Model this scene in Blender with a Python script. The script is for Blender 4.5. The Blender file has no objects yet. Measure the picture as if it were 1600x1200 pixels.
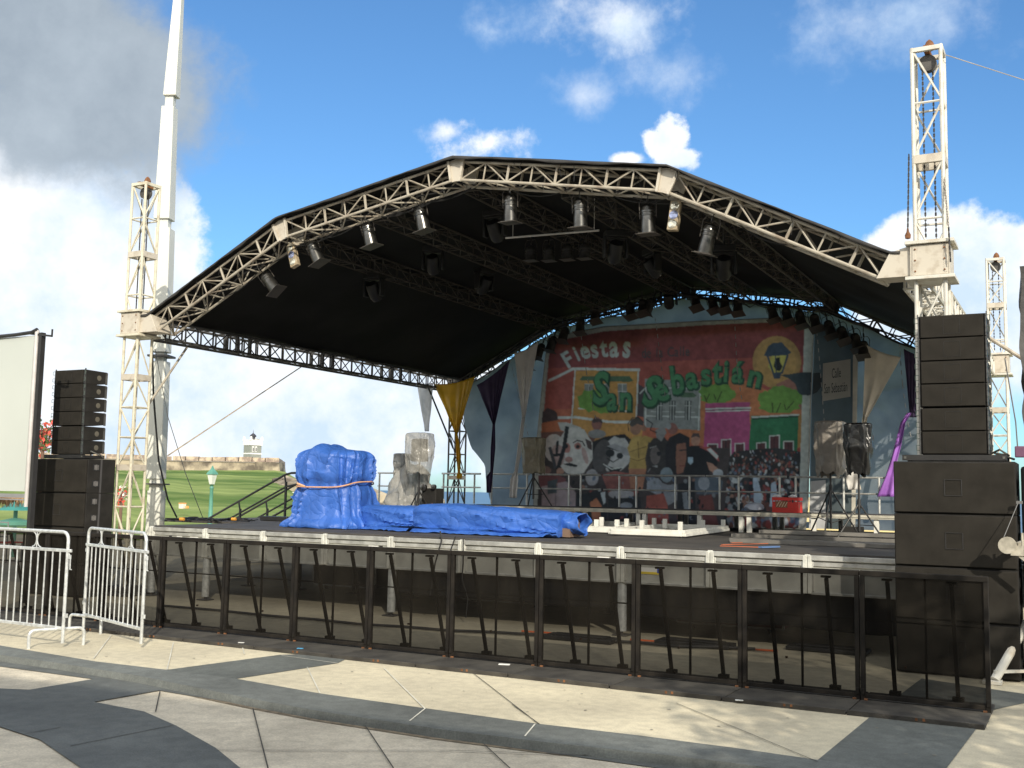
import bpy, bmesh, math, random
from mathutils import Vector, Matrix, noise
random.seed(7)
V=Vector; PI=math.pi; R=math.radians
sc=bpy.context.scene
col=sc.collection
# ------------------------------------------------------------------ camera
F_PX=1682.24; CYAW,CPITCH,CROLL=-0.4893,0.1002,0.0187
CAM=V((13.997,-13.437,1.85))
def cam_axes():
    cy,sy=math.cos(CYAW),math.sin(CYAW); cp,sp=math.cos(CPITCH),math.sin(CPITCH)
    f=V((sy*cp,cy*cp,sp)); r=V((cy,-sy,0)); u=r.cross(f)
    cr,sr=math.cos(CROLL),math.sin(CROLL)
    return cr*r+sr*u, -sr*r+cr*u, f
AR,AU,AF=cam_axes()
cd=bpy.data.cameras.new('camera'); cam=bpy.data.objects.new('camera',cd); col.objects.link(cam)
cd.sensor_width=36; cd.lens=F_PX/1600*36; cd.clip_end=30000; cd.clip_start=.1
cam.matrix_world=Matrix(((AR.x,AU.x,-AF.x,CAM.x),(AR.y,AU.y,-AF.y,CAM.y),(AR.z,AU.z,-AF.z,CAM.z),(0,0,0,1)))
sc.camera=cam
def ray(x,y): return AF*F_PX+AR*(x-800)-AU*(y-600)
def at(x,y,X=None,Y=None,Z=None,D=None):
    """surveyed point: photo position x,y carried onto the known plane of the thing"""
    d=ray(x,y)
    if D is not None: t=D/math.hypot(d.x,d.y)
    elif X is not None: t=(X-CAM.x)/d.x
    elif Y is not None: t=(Y-CAM.y)/d.y
    else: t=(Z-CAM.z)/d.z
    return CAM+d*t
# ------------------------------------------------------------------ sun and sky
SUN_EL=R(27.5); SUNV=V((.62,-.785,0)).normalized()*math.cos(SUN_EL)+V((0,0,math.sin(SUN_EL)))
sl=bpy.data.lights.new('sun','SUN'); sl.energy=3.55; sl.angle=R(.5); sl.color=(1,.92,.77)
so=bpy.data.objects.new('sun',sl); col.objects.link(so); so.rotation_euler=SUNV.to_track_quat('Z','Y').to_euler()
w=bpy.data.worlds.new('World'); sc.world=w; w.use_nodes=True
nt=w.node_tree; nt.nodes.clear(); N=nt.nodes; L=nt.links
def nd(t,**k):
    n=N.new(t)
    for a,b in k.items(): setattr(n,a,b)
    return n
def setin(n,i,v):
    if hasattr(v,'is_output') or isinstance(v,bpy.types.NodeSocket): L.new(v,n.inputs[i])
    else: n.inputs[i].default_value=v
def mth(op,a,b=None,c=None):
    n=nd('ShaderNodeMath',operation=op); setin(n,0,a)
    if b is not None: setin(n,1,b)
    if c is not None: setin(n,2,c)
    return n.outputs[0]
def vm(op,a,b=None):
    n=nd('ShaderNodeVectorMath',operation=op); setin(n,0,a)
    if b is not None: setin(n,1,b)
    return n
sky=nd('ShaderNodeTexSky',sky_type='NISHITA'); sky.sun_disc=False
sky.sun_elevation=SUN_EL; sky.sun_rotation=math.atan2(SUNV.x,SUNV.y); sky.altitude=0; sky.air_density=1; sky.dust_density=.6; sky.ozone_density=2.2
tc=nd('ShaderNodeTexCoord'); dirn=vm('NORMALIZE',tc.outputs['Generated']).outputs[0]
n1=nd('ShaderNodeTexNoise'); n1.inputs['Scale'].default_value=9; n1.inputs['Detail'].default_value=12; n1.inputs['Roughness'].default_value=.62
L.new(dirn,n1.inputs['Vector'])
n2=nd('ShaderNodeTexNoise'); n2.inputs['Scale'].default_value=7; n2.inputs['Detail'].default_value=8; n2.inputs['Roughness'].default_value=.6; L.new(dirn,n2.inputs['Vector'])
nz=mth('SUBTRACT',n1.outputs[0],.5)
def blob(px,py,rx,ry,k,gain):
    d=ray(px,py).normalized(); rr=V((d.y,-d.x,0)).normalized(); uu=rr.cross(d)
    s=vm('SUBTRACT',dirn,tuple(d)).outputs[0]
    a=mth('DIVIDE',vm('DOT_PRODUCT',s,tuple(rr)).outputs['Value'],rx/F_PX)
    b=mth('DIVIDE',vm('DOT_PRODUCT',s,tuple(uu)).outputs['Value'],ry/F_PX)
    c=mth('MULTIPLY',vm('DOT_PRODUCT',s,tuple(d)).outputs['Value'],2)
    q=mth('SQRT',mth('ADD',mth('ADD',mth('MULTIPLY',a,a),mth('MULTIPLY',b,b)),mth('MULTIPLY',c,c)))
    f=mth('ADD',mth('SUBTRACT',1.0,q),mth('MULTIPLY',nz,k))
    return mth('MINIMUM',mth('MULTIPLY',f,gain),1.0)
# px,py,rx,ry,noise,gain  (white), direction ellipses of the real clouds
W=[(70,460,270,260,1.6,3.0),(180,640,330,170,1.4,2.4),(480,660,330,150,1.6,1.6),(650,610,150,100,1.8,1.5),(420,610,240,60,2.2,1.1),
   (765,222,105,50,3.8,1.0),(700,208,65,28,4.2,.6),(1037,226,50,44,3.6,2.0),(1062,248,40,24,3.4,1.8),(985,248,40,16,3.,1.2),(770,50,110,46,5.2,.30),(965,45,165,52,5.4,.36),(893,140,90,50,5.0,.27),(1065,110,130,65,5.2,.25),
   (1400,30,210,85,4.8,.27),(1545,440,190,110,1.5,3.0),(1430,400,90,60,2.2,2.0),(1620,560,120,120,1.6,1.0),(60,210,120,70,2.,.8)]
dens=None
for b in W:
    f=blob(*b); dens=f if dens is None else mth('MAXIMUM',dens,f)
# the rest of the sky: broken cumulus outside the pictured window, thickened to raise the ambient light
dz=nd('ShaderNodeSeparateXYZ'); L.new(dirn,dz.inputs[0])
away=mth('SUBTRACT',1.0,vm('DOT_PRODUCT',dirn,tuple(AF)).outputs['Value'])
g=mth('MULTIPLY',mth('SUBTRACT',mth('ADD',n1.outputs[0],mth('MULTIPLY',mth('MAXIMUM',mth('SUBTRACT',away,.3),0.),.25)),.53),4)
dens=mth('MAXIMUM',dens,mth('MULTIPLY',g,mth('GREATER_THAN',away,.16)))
dens=mth('MAXIMUM',dens,0.0)
sm=nd('ShaderNodeMapRange',interpolation_type='SMOOTHSTEP'); L.new(dens,sm.inputs[0]); sm.inputs[1].default_value=0; sm.inputs[2].default_value=.6
gray=blob(135,135,240,185,1.5,1.9); gr0=mth('MAXIMUM',gray,0.)
gray2=blob(30,40,240,170,1.0,2.); gr0=mth('MAXIMUM',gr0,gray2)
gs=nd('ShaderNodeMapRange',interpolation_type='SMOOTHSTEP'); L.new(gr0,gs.inputs[0]); gs.inputs[1].default_value=0; gs.inputs[2].default_value=1
# cloud colours
cr=nd('ShaderNodeValToRGB'); L.new(n2.outputs[0],cr.inputs[0])
cr.color_ramp.elements[0].position=.40; cr.color_ramp.elements[0].color=(.58,.72,.89,1)
cr.color_ramp.elements[1].position=.62; cr.color_ramp.elements[1].color=(.98,.99,1.0,1)
skyg=nd('ShaderNodeMix',data_type='RGBA',blend_type='MULTIPLY'); skyg.inputs[0].default_value=1
L.new(sky.outputs[0],skyg.inputs[6]); skyg.inputs[7].default_value=(.075,.114,.143,1)
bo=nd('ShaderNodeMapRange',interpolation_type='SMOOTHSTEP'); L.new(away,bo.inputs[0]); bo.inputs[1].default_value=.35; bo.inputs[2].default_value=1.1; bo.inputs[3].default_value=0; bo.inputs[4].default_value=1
cb_=nd('ShaderNodeMix',data_type='RGBA',blend_type='MULTIPLY'); L.new(bo.outputs[0],cb_.inputs[0]); L.new(cr.outputs[0],cb_.inputs[6]); cb_.inputs[7].default_value=(1.65,1.50,1.30,1)  # unseen clouds brightened and warmed as added fill light
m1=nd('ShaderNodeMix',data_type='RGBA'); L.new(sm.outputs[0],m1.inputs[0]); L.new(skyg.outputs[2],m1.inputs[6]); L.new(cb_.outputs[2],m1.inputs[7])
gc=nd('ShaderNodeValToRGB'); L.new(n1.outputs[0],gc.inputs[0])
gc.color_ramp.elements[0].position=.3; gc.color_ramp.elements[0].color=(.28,.34,.41,1)
gc.color_ramp.elements[1].position=.75; gc.color_ramp.elements[1].color=(.44,.51,.58,1)
m2=nd('ShaderNodeMix',data_type='RGBA'); L.new(gs.outputs[0],m2.inputs[0]); L.new(m1.outputs[2],m2.inputs[6]); L.new(gc.outputs[0],m2.inputs[7])
bg=nd('ShaderNodeBackground'); L.new(m2.outputs[2],bg.inputs[0]); bg.inputs[1].default_value=1.0
ow=nd('ShaderNodeOutputWorld'); L.new(bg.outputs[0],ow.inputs[0])
w.cycles.sampling_method='MANUAL'; w.cycles.sample_map_resolution=1024
sc.view_settings.view_transform='Standard'; sc.view_settings.look='None'; sc.view_settings.exposure=.24; sc.view_settings.gamma=1
sc.cycles.max_bounces=6; sc.cycles.diffuse_bounces=3; sc.cycles.transparent_max_bounces=24
# ------------------------------------------------------------------ materials
MATS={}
def mat(name,c,rough=.7,metal=0.,var=.18,scale=3.,bump=0.,bscale=40.,c2=None,spec=.5,alpha=None,trans=0.,detail=5.,lo=.35,hi=.65,coat=0.,stretch=None,coords='Object',transl=0.,crease=0.,cscale=4.,speck=0.):
    if name in MATS: return MATS[name]
    m=bpy.data.materials.new(name); m.use_nodes=True; t=m.node_tree; b=t.nodes['Principled BSDF']; out=t.nodes['Material Output']
    geo=t.nodes.new('ShaderNodeTexCoord'); src=geo.outputs[coords]
    if stretch:
        mp=t.nodes.new('ShaderNodeMapping'); t.links.new(src,mp.inputs[0]); mp.inputs['Scale'].default_value=stretch; src=mp.outputs[0]
    nn=t.nodes.new('ShaderNodeTexNoise'); nn.inputs['Scale'].default_value=scale; nn.inputs['Detail'].default_value=detail; t.links.new(src,nn.inputs['Vector'])
    rp=t.nodes.new('ShaderNodeValToRGB'); t.links.new(nn.outputs[0],rp.inputs[0]); rp.color_ramp.elements[0].position=lo; rp.color_ramp.elements[1].position=hi
    ca=c2 if c2 else tuple(x*(1-var) for x in c)
    cb=c if c2 else tuple(min(1,x*(1+var*.6)) for x in c)
    rp.color_ramp.elements[0].color=(*ca,1); rp.color_ramp.elements[1].color=(*cb,1)
    if speck:
        cur=rp.outputs[0]
        for s_,am,l0,l1 in((70.,speck,.35,.65),(9.,speck*.7,.38,.6),(.45,speck*1.1,.35,.62)):
            q=t.nodes.new('ShaderNodeTexNoise'); q.inputs['Scale'].default_value=s_; q.inputs['Detail'].default_value=6; t.links.new(src,q.inputs['Vector'])
            mr=t.nodes.new('ShaderNodeMapRange'); t.links.new(q.outputs[0],mr.inputs[0]); mr.inputs[1].default_value=l0; mr.inputs[2].default_value=l1; mr.inputs[3].default_value=1-am; mr.inputs[4].default_value=1+am*.4
            mu=t.nodes.new('ShaderNodeVectorMath'); mu.operation='SCALE'; t.links.new(cur,mu.inputs[0]); t.links.new(mr.outputs[0],mu.inputs['Scale']); cur=mu.outputs[0]
        t.links.new(cur,b.inputs['Base Color'])
    else: t.links.new(rp.outputs[0],b.inputs['Base Color'])
    b.inputs['Roughness'].default_value=rough; b.inputs['Metallic'].default_value=metal; b.inputs['Specular IOR Level'].default_value=spec
    if coat: b.inputs['Coat Weight'].default_value=coat; b.inputs['Coat Roughness'].default_value=.15
    if trans: b.inputs['Transmission Weight'].default_value=trans
    if bump:
        n3=t.nodes.new('ShaderNodeTexNoise'); n3.inputs['Scale'].default_value=bscale; n3.inputs['Detail'].default_value=4; t.links.new(geo.outputs['Object'],n3.inputs['Vector'])
        bp=t.nodes.new('ShaderNodeBump'); bp.inputs['Strength'].default_value=bump; bp.inputs['Distance'].default_value=.02; t.links.new(n3.outputs[0],bp.inputs['Height']); t.links.new(bp.outputs[0],b.inputs['Normal'])
    if crease:
        vs_=[]
        for sc_,am in((cscale,1.),(cscale*2.7,.45)):
            vo=t.nodes.new('ShaderNodeTexVoronoi'); vo.feature='DISTANCE_TO_EDGE'; vo.inputs['Scale'].default_value=sc_
            wn_=t.nodes.new('ShaderNodeTexNoise'); wn_.inputs['Scale'].default_value=sc_*.7; t.links.new(geo.outputs['Object'],wn_.inputs['Vector'])
            ad=t.nodes.new('ShaderNodeVectorMath'); ad.operation='MULTIPLY_ADD'; t.links.new(wn_.outputs['Color'],ad.inputs[0]); ad.inputs[1].default_value=(.5/sc_*2,)*3; t.links.new(geo.outputs['Object'],ad.inputs[2]); t.links.new(ad.outputs[0],vo.inputs['Vector'])
            mr=t.nodes.new('ShaderNodeMath'); mr.operation='POWER'; mr.inputs[1].default_value=.55; t.links.new(vo.outputs[0],mr.inputs[0])
            mm=t.nodes.new('ShaderNodeMath'); mm.operation='MULTIPLY'; mm.inputs[1].default_value=am; t.links.new(mr.outputs[0],mm.inputs[0]); vs_.append(mm)
        su=t.nodes.new('ShaderNodeMath'); su.operation='ADD'; t.links.new(vs_[0].outputs[0],su.inputs[0]); t.links.new(vs_[1].outputs[0],su.inputs[1])
        b2_=t.nodes.new('ShaderNodeBump'); b2_.inputs['Strength'].default_value=crease; b2_.inputs['Distance'].default_value=.035; t.links.new(su.outputs[0],b2_.inputs['Height'])
        if bump: t.links.new(bp.outputs[0],b2_.inputs['Normal'])
        t.links.new(b2_.outputs[0],b.inputs['Normal'])
    if transl:
        tl=t.nodes.new('ShaderNodeBsdfTranslucent'); t.links.new(rp.outputs[0],tl.inputs[0]); mt_=t.nodes.new('ShaderNodeMixShader'); mt_.inputs[0].default_value=transl
        t.links.new(b.outputs[0],mt_.inputs[1]); t.links.new(tl.outputs[0],mt_.inputs[2]); b=mt_; t.links.new(b.outputs[0],out.inputs['Surface'])
    if alpha is not None:
        tr=t.nodes.new('ShaderNodeBsdfTransparent'); mx=t.nodes.new('ShaderNodeMixShader'); mx.inputs[0].default_value=alpha
        t.links.new(tr.outputs[0],mx.inputs[1]); t.links.new(b.outputs[0],mx.inputs[2]); t.links.new(mx.outputs[0],out.inputs['Surface'])
    MATS[name]=m; return m
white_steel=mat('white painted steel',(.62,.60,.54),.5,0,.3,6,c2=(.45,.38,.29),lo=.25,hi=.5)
truss_steel=mat('weathered truss paint',(.42,.38,.31),.55,0,.3,5,c2=(.26,.21,.16),lo=.3,hi=.55)  # tan truss paint, mottled darker at random
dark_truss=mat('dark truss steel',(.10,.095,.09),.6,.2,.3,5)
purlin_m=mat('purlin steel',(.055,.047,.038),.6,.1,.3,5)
plate_m=mat('gusset plate paint',(.55,.50,.42),.55,0,.25,9,c2=(.38,.32,.25),lo=.25,hi=.5)
canopy_m=mat('black canopy vinyl',(.013,.013,.0135),.75,0,.3,1.2,bump=.25,bscale=2.5,spec=.15)
black_m=mat('black powder coat',(.022,.021,.021),.5,0,.2,8)
blackbox_m=mat('black textured speaker paint',(.024,.0225,.021),.72,0,.35,4,bump=.3,bscale=200,spec=.25)
grille_m=mat('speaker grille foam',(.032,.029,.025),.95,0,.18,5,bump=.5,bscale=300,spec=.1)
alu_m=mat('mill aluminium',(.60,.60,.57),.42,.55,.25,7)
alupan_m=mat('brushed aluminium fascia',(.50,.50,.46),.55,.25,.28,2.5,detail=8)
galv_m=mat('galvanised steel',(.70,.72,.72),.38,.45,.2,20)
deck_m=mat('worn black deck ply',(.075,.068,.062),.8,0,.4,2.2,detail=8,bump=.2,bscale=30,c2=(.045,.042,.04))
lead_m=mat('cable rubber',(.015,.015,.016),.6)
chrome_m=mat('polished can aluminium',(.17,.165,.155),.28,.9,.4,9)
glass_m=mat('lamp glass',(.75,.72,.6),.12,.6,.3,12,spec=.8)
white_m=mat('white painted wood',(.74,.73,.67),.6,0,.12,6)
rust_m=mat('rusty steel',(.20,.085,.035),.85,0,.4,20)
chain_m=mat('hoist chain steel',(.09,.085,.08),.45,.7,.3,30)
orange_m=mat('orange cable',(.75,.14,.03),.55)
# ------------------------------------------------------------------ mesh helpers
class MB:
    def __init__(s): s.v=[]; s.f=[]; s.mi=[]
    def add(s,vs,fs,mi=0):
        o=len(s.v); s.v+= [V(v) for v in vs]; s.f+= [tuple(i+o for i in f) for f in fs]; s.mi+= [mi]*len(fs); return s
    def box(s,c,size,rot=None,mi=0,taper=None):
        x,y,z=[k/2 for k in size]; vs=[V((a*x,b*y,d*z)) for d in(-1,1) for b in(-1,1) for a in(-1,1)]
        if taper:
            for q in vs:
                if q.z>0: q.x*=taper; q.y*=taper
        if rot: vs=[rot@q for q in vs]
        c=V(c); return s.add([q+c for q in vs],[(0,2,3,1),(4,5,7,6),(0,1,5,4),(2,6,7,3),(0,4,6,2),(1,3,7,5)],mi)
    def tube(s,pts,r,n=6,mi=0,cap=True):
        pts=[V(p) for p in pts]; m=len(pts); rs=r if isinstance(r,(list,tuple)) else [r]*m
        rings=[]; up=None
        for i,p in enumerate(pts):
            t=(pts[min(i+1,m-1)]-pts[max(i-1,0)])
            if t.length<1e-9: t=V((0,0,1))
            t.normalize()
            if up is None: up=V((0,0,1)) if abs(t.z)<.9 else V((0,1,0))
            a=t.cross(up)
            if a.length<1e-4: a=t.cross(V((1,0,0)))
            a.normalize(); b=a.cross(t).normalized(); up=b
            rings.append([p+(a*math.cos(2*PI*k/n)+b*math.sin(2*PI*k/n))*rs[i] for k in range(n)])
        vs=[q for r_ in rings for q in r_]; fs=[]
        for i in range(m-1):
            for k in range(n): fs.append((i*n+k,i*n+(k+1)%n,(i+1)*n+(k+1)%n,(i+1)*n+k))
        if cap: fs.append(tuple(range(n-1,-1,-1))); fs.append(tuple(range((m-1)*n,m*n)))
        return s.add(vs,fs,mi)
    def bar(s,a,b,w_,h_,up=(0,0,1),mi=0):
        a=V(a);b=V(b);t=(b-a); l=t.length
        if l<1e-6: return s
        t.normalize(); up=V(up)
        if abs(t.dot(up))>.98: up=V((0,1,0)) if abs(t.y)<.9 else V((1,0,0))
        x=t.cross(up).normalized(); z=x.cross(t)
        rot=Matrix((x,t,z)).transposed()
        return s.box((a+b)/2,(w_,l,h_),rot,mi)
    def lathe(s,prof,c=(0,0,0),rot=None,n=16,mi=0):
        vs=[];fs=[];m=len(prof)
        for r_,z in prof:
            for k in range(n): vs.append(V((r_*math.cos(2*PI*k/n),r_*math.sin(2*PI*k/n),z)))
        for i in range(m-1):
            for k in range(n): fs.append((i*n+k,i*n+(k+1)%n,(i+1)*n+(k+1)%n,(i+1)*n+k))
        fs.append(tuple(range(n-1,-1,-1))); fs.append(tuple(range((m-1)*n,m*n)))
        if rot: vs=[rot@q for q in vs]
        c=V(c); return s.add([q+c for q in vs],fs,mi)
    def prism(s,poly,off,mi=0):
        n=len(poly); poly=[V(p) for p in poly]; off=V(off)
        fs=[tuple(range(n)),tuple(range(2*n-1,n-1,-1))]+[(i,(i+1)%n,n+(i+1)%n,n+i) for i in range(n)]
        return s.add(poly+[p+off for p in poly],fs,mi)
    def grid(s,fn,nu,nv,mi=0,closed=False):
        vs=[fn(i/nu,j/nv) for j in range(nv+1) for i in range(nu+(0 if closed else 1))]; W_=nu+(0 if closed else 1); fs=[]
        for j in range(nv):
            for i in range(nu):
                i2=(i+1)%W_; fs.append((j*W_+i,j*W_+i2,(j+1)*W_+i2,(j+1)*W_+i))
        return s.add(vs,fs,mi)
    def ico(s,c,r,sub=1,mi=0,squash=(1,1,1),jit=0):
        bm=bmesh.new(); bmesh.ops.create_icosphere(bm,subdivisions=sub,radius=1)
        vs=[V((v.co.x*squash[0],v.co.y*squash[1],v.co.z*squash[2]))*r*(1+random.uniform(-jit,jit))+V(c) for v in bm.verts]; bm.verts.index_update()
        fs=[tuple(v.index for v in f.verts) for f in bm.faces]; bm.free(); return s.add(vs,fs,mi)
def wpos(o):
    p=V((0,0,0))
    while o: p+=o.location; o=o.parent
    return p
def build(name,mb,m,parent=None,world=True,smooth=35,bevel=0,solid=0,sub=0,label=None,normals=True):
    """one mesh object; with world=True the coordinates are world ones and are carried to the parent's own frame"""
    off=wpos(parent) if (parent is not None and world) else V((0,0,0))
    me=bpy.data.meshes.new(name); me.from_pydata([tuple(v-off) for v in mb.v],[],mb.f)
    ms=m if isinstance(m,(list,tuple)) else [m]
    for q in ms: me.materials.append(q)
    if len(ms)>1:
        for p,i in zip(me.polygons,mb.mi): p.material_index=i
    if normals:
        bm=bmesh.new(); bm.from_mesh(me); bmesh.ops.recalc_face_normals(bm,faces=bm.faces); bm.to_mesh(me); bm.free()
    if smooth:
        me.shade_smooth(); me.set_sharp_from_angle(angle=R(smooth))
    o=bpy.data.objects.new(name,me); col.objects.link(o)
    if parent is not None: o.parent=parent
    if solid: md=o.modifiers.new('solid','SOLIDIFY'); md.thickness=solid; md.offset=0
    if sub: md=o.modifiers.new('sub','SUBSURF'); md.levels=sub; md.render_levels=sub
    if bevel: md=o.modifiers.new('bevel','BEVEL'); md.width=bevel; md.segments=2; md.limit_method='ANGLE'
    if label: o['label']=label
    return o
def thing(name,label,cat,loc=(0,0,0),group=None,rotz=0):
    o=bpy.data.objects.new(name,None); col.objects.link(o); o.location=loc; o.rotation_euler=(0,0,rotz); o.empty_display_size=.2
    o['label']=label; o['category']=cat
    if group: o['group']=group
    return o
def tag(o,label,cat,group=None):
    o['label']=label; o['category']=cat
    if group: o['group']=group
    return o
def struct(name,mb,m,kind='structure',**k):
    o=build(name,mb,m,**k); o['kind']=kind; return o
def dup(root,loc,label,rot=None):
    r=root.copy(); col.objects.link(r); r.location=loc
    if rot is not None: r.rotation_euler=rot
    r['label']=label
    def rec(a,b):
        for ch in list(a.children):
            if ch in seen: continue
            c=ch.copy(); col.objects.link(c); c.parent=b; seen.add(c); rec(ch,c)
    seen=set(); rec(root,r); return r
def truss(mb,A,B,h,wd,n,rc=.025,rb=.012,up=(0,0,1),faces='tbfk',post=None,seg=6):
    """box truss of four chords: A,B are the middle of the lower face ends; h high, wd deep"""
    A=V(A);B=V(B);t=(B-A).normalized(); up=V(up); s=t.cross(up).normalized(); u=s.cross(t).normalized()
    c=[lambda p,a=a,b=b:p+s*(a*wd/2)+u*(b*h) for a,b in((-1,0),(1,0),(1,1),(-1,1))]
    for f in c: mb.tube([f(A),f(B)],rc,seg)
    P=[A.lerp(B,i/n) for i in range(n+1)]
    prs={'b':(0,1),'k':(1,2),'t':(3,2),'f':(0,3)}
    for fc in faces:
        a,b=prs[fc]
        for i in range(n+1):
            mb.tube([c[a](P[i]),c[b](P[i])],(post or rb)if fc in'fk' else rb,5)
            if i<n:
                if (i+(fc in 'bt'))%2: mb.tube([c[a](P[i]),c[b](P[i+1])],rb,5)
                else: mb.tube([c[b](P[i]),c[a](P[i+1])],rb,5)
    return mb
# ------------------------------------------------------------------ ground: plaza, kerb, road, grass, sea
PAVE_CREAM=mat('cream paving stone',(.66,.59,.43),.8,0,.12,.9,detail=10,bump=.15,bscale=120,c2=(.57,.51,.38),lo=.3,hi=.7,speck=.14)
PAVE_DARK=mat('grey granite paving',(.135,.145,.135),.7,0,.15,1.4,detail=10,bump=.15,bscale=120,speck=.2)
ROAD_LIGHT=mat('worn light paving of the lower level',(.60,.535,.42),.85,0,.15,1.3,detail=10,bump=.15,bscale=120,speck=.17)
ROAD_DARK=mat('dark granite of the lower level',(.115,.122,.115),.7,0,.15,1.3,detail=10,bump=.15,bscale=120,speck=.2)
JOINT=mat('paving joint mortar',(.62,.60,.52),.9)
JOINTD=mat('dirty paving joint',(.07,.065,.055),.9)
GUT=mat('gutter grit',(.20,.16,.11),.95,0,.4,14)
GRASS=mat('mown grass',(.28,.34,.11),.9,0,.3,.05,detail=9,c2=(.10,.165,.035),lo=.40,hi=.62,spec=.1,bump=.6,bscale=3,stretch=(.6,1.6,1),speck=.12)
def zp(pts,z=0.): return [at(x,y,Z=z) for x,y in pts]
def flat(name,polys,z,m,kind='structure'):
    mb=MB()
    for p in polys: mb.add([V((q.x,q.y,z)) for q in p],[tuple(range(len(p)))])
    return struct(name,mb,m,kind,smooth=0)
kerb_px=[(-60,1001),(0,1009),(150,1034),(260,1047),(369,1061),(500,1084),(656,1106),(837,1131),(1000,1150),(1146,1169),(1278,1188),(1420,1206)]
kerb_lo=[(-60,1014),(0,1024),(94,1037),(219,1057),(400,1094),(500,1112),(687,1140),(850,1160),(1000,1176),(1130,1191),(1250,1207),(1400,1225)]
kt=zp(kerb_px); kb=zp(kerb_lo)
# extend the kerb line both ways
kt=[V((-30,kt[0].y+.9,0))]+kt+[V((20,kt[-1].y+.55,0)),V((45,kt[-1].y+2,0))]
kb=[V((-30,kb[0].y+.9,0))]+kb+[V((20,kb[-1].y+.55,0)),V((45,kb[-1].y+2,0))]
LOW=-.06
# upper plaza sheet, from the kerb line back to the grass
mb=MB(); n=len(kt)
mb.add([V((p.x,p.y,0)) for p in kt]+[V((p.x,13,0)) for p in kt],[(i,i+1,n+i+1,n+i) for i in range(n-1)])
struct('plaza',mb,PAVE_CREAM,smooth=0)
mb=MB(); n=len(kt)
mb.add([V((p.x,p.y,.004)) for p in kt]+[V((p.x,p.y,.004)) for p in kb],[(i,i+1,n+i+1,n+i) for i in range(n-1)])
mb.add([V((p.x,p.y,.004)) for p in kb]+[V((p.x,p.y-.02,LOW)) for p in kb],[(i,i+1,n+i+1,n+i) for i in range(n-1)])
struct('kerb',mb,mat('grey granite kerb',(.155,.165,.155),.75,0,.15,1.4,detail=10,bump=.1,bscale=120,speck=.2),smooth=0)
mb=MB(); mb.add([V((-60,8,LOW-.004)),V((-60,-45,LOW-.004)),V((60,-45,LOW-.004)),V((60,2,LOW-.004))],[(0,1,2,3)])
mb=MB(); m_=[V((p.x,p.y-.02,LOW-.004)) for p in kb]
mb.add(m_+[V((p.x,-60,LOW-.004)) for p in kb],[(i,i+1,n+i+1,n+i) for i in range(n-1)])
struct('road',mb,ROAD_LIGHT,smooth=0)
mb=MB(); mb.add([V((p.x,p.y-.022,LOW+.001)) for p in kb]+[V((p.x,p.y-.075,LOW+.001)) for p in kb],[(i,i+1,n+i+1,n+i) for i in range(n-1)])
struct('gutter',mb,GUT,smooth=0)
lo=lambda pts:[at(x,y,Z=LOW+.002) for x,y in pts]
dk=[lo([(-60,1019),(0,1028),(94,1041),(219,1061),(400,1098),(500,1117),(687,1145),(850,1166),(1000,1182),(1130,1198),(1300,1222),(1300,1236),(1000,1196),(756,1162),(569,1131),(406,1105),(250,1079),(147,1061),(0,1041),(-60,1033)])]
dk+=[lo([(-60,1070),(0,1076),(46,1078),(147,1061),(250,1079),(147,1097),(225,1112),(275,1134),(337,1169),(375,1200),(420,1250),(150,1250),(125,1199),(62,1156),(0,1136),(-60,1120)])]
mb=MB()
mb.add(dk[0],[tuple(range(len(dk[0])))]); mb.add([V((p.x,p.y,p.z+.003)) for p in dk[1]],[tuple(range(len(dk[1])))])
struct('paving_band',mb,ROAD_DARK,smooth=0)
z1=lambda pts:[at(x,y,Z=.004) for x,y in pts]
mb=MB()
for q in [[(260,1046.5),(437,1023),(560,1020),(528,1036),(369,1060.5)],[(1278,1187),(1357,1122),(1440,1060),(1640,1090),(1547,1110),(1470,1212)]]:
    p=z1(q); mb.add(p,[tuple(range(len(p)))])
struct('paving_diamond',mb,PAVE_DARK,smooth=0)
def joints(name,segs,z,wd,m):
    mb=MB()
    for a,b in segs:
        A=at(*a,Z=z);B=at(*b,Z=z); s=(B-A).normalized().cross(V((0,0,1)))*wd/2
        mb.add([A-s,B-s,B+s,A+s],[(0,1,2,3)])
    return struct(name,mb,m,smooth=0)
joints('paving_joint',[((174,992),(146,1029)),((271,1004),(261,1046)),((379,1012),(382,1022)),((480,1042),(500,1083)),((600,1044),(664,1107)),((440,1024),(528,1036)),((640,1126),(664,1107)),((820,1150),(836,1131))],.009,.012,JOINT)
joints('dark_joint',[((740,1052),(842,1131)),((1056,1098),(1278,1190)),((800,1100),(843,1131))],.009,.008,JOINTD)
joints('road_joint',[((569,1131),(615,1200)),((756,1162),(800,1203)),((250,1080),(243,1112)),((395,1106),(420,1205)),((340,1172),(700,1172)),((40,1146),(95,1136)),((110,1165),(270,1133)),((700,1172),(1000,1182))],LOW+.009,.010,JOINTD)
# stains and gum on the paving
mb=MB(); rnd=random.Random(3)
for i in range(90):
    X=rnd.uniform(2,15); Y=rnd.uniform(-6.6,-3.9) if i<90 else rnd.uniform(-11,-6.5)
    z=.0075 if i<90 else LOW+.0075
    r_=rnd.uniform(.006,.015)
    if i<90 and Y<-5.2: continue
    if i>=90 and Y>-6.4: continue
    mb.add([V((X+r_*math.cos(k*PI/4)*rnd.uniform(.7,1.5),Y+r_*math.sin(k*PI/4)*rnd.uniform(.7,1.2),z)) for k in range(8)],[tuple(range(8))])
struct('pavement_stains',mb,mat('trodden gum stain',(.24,.22,.18),.9),'stuff',smooth=0)
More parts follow.
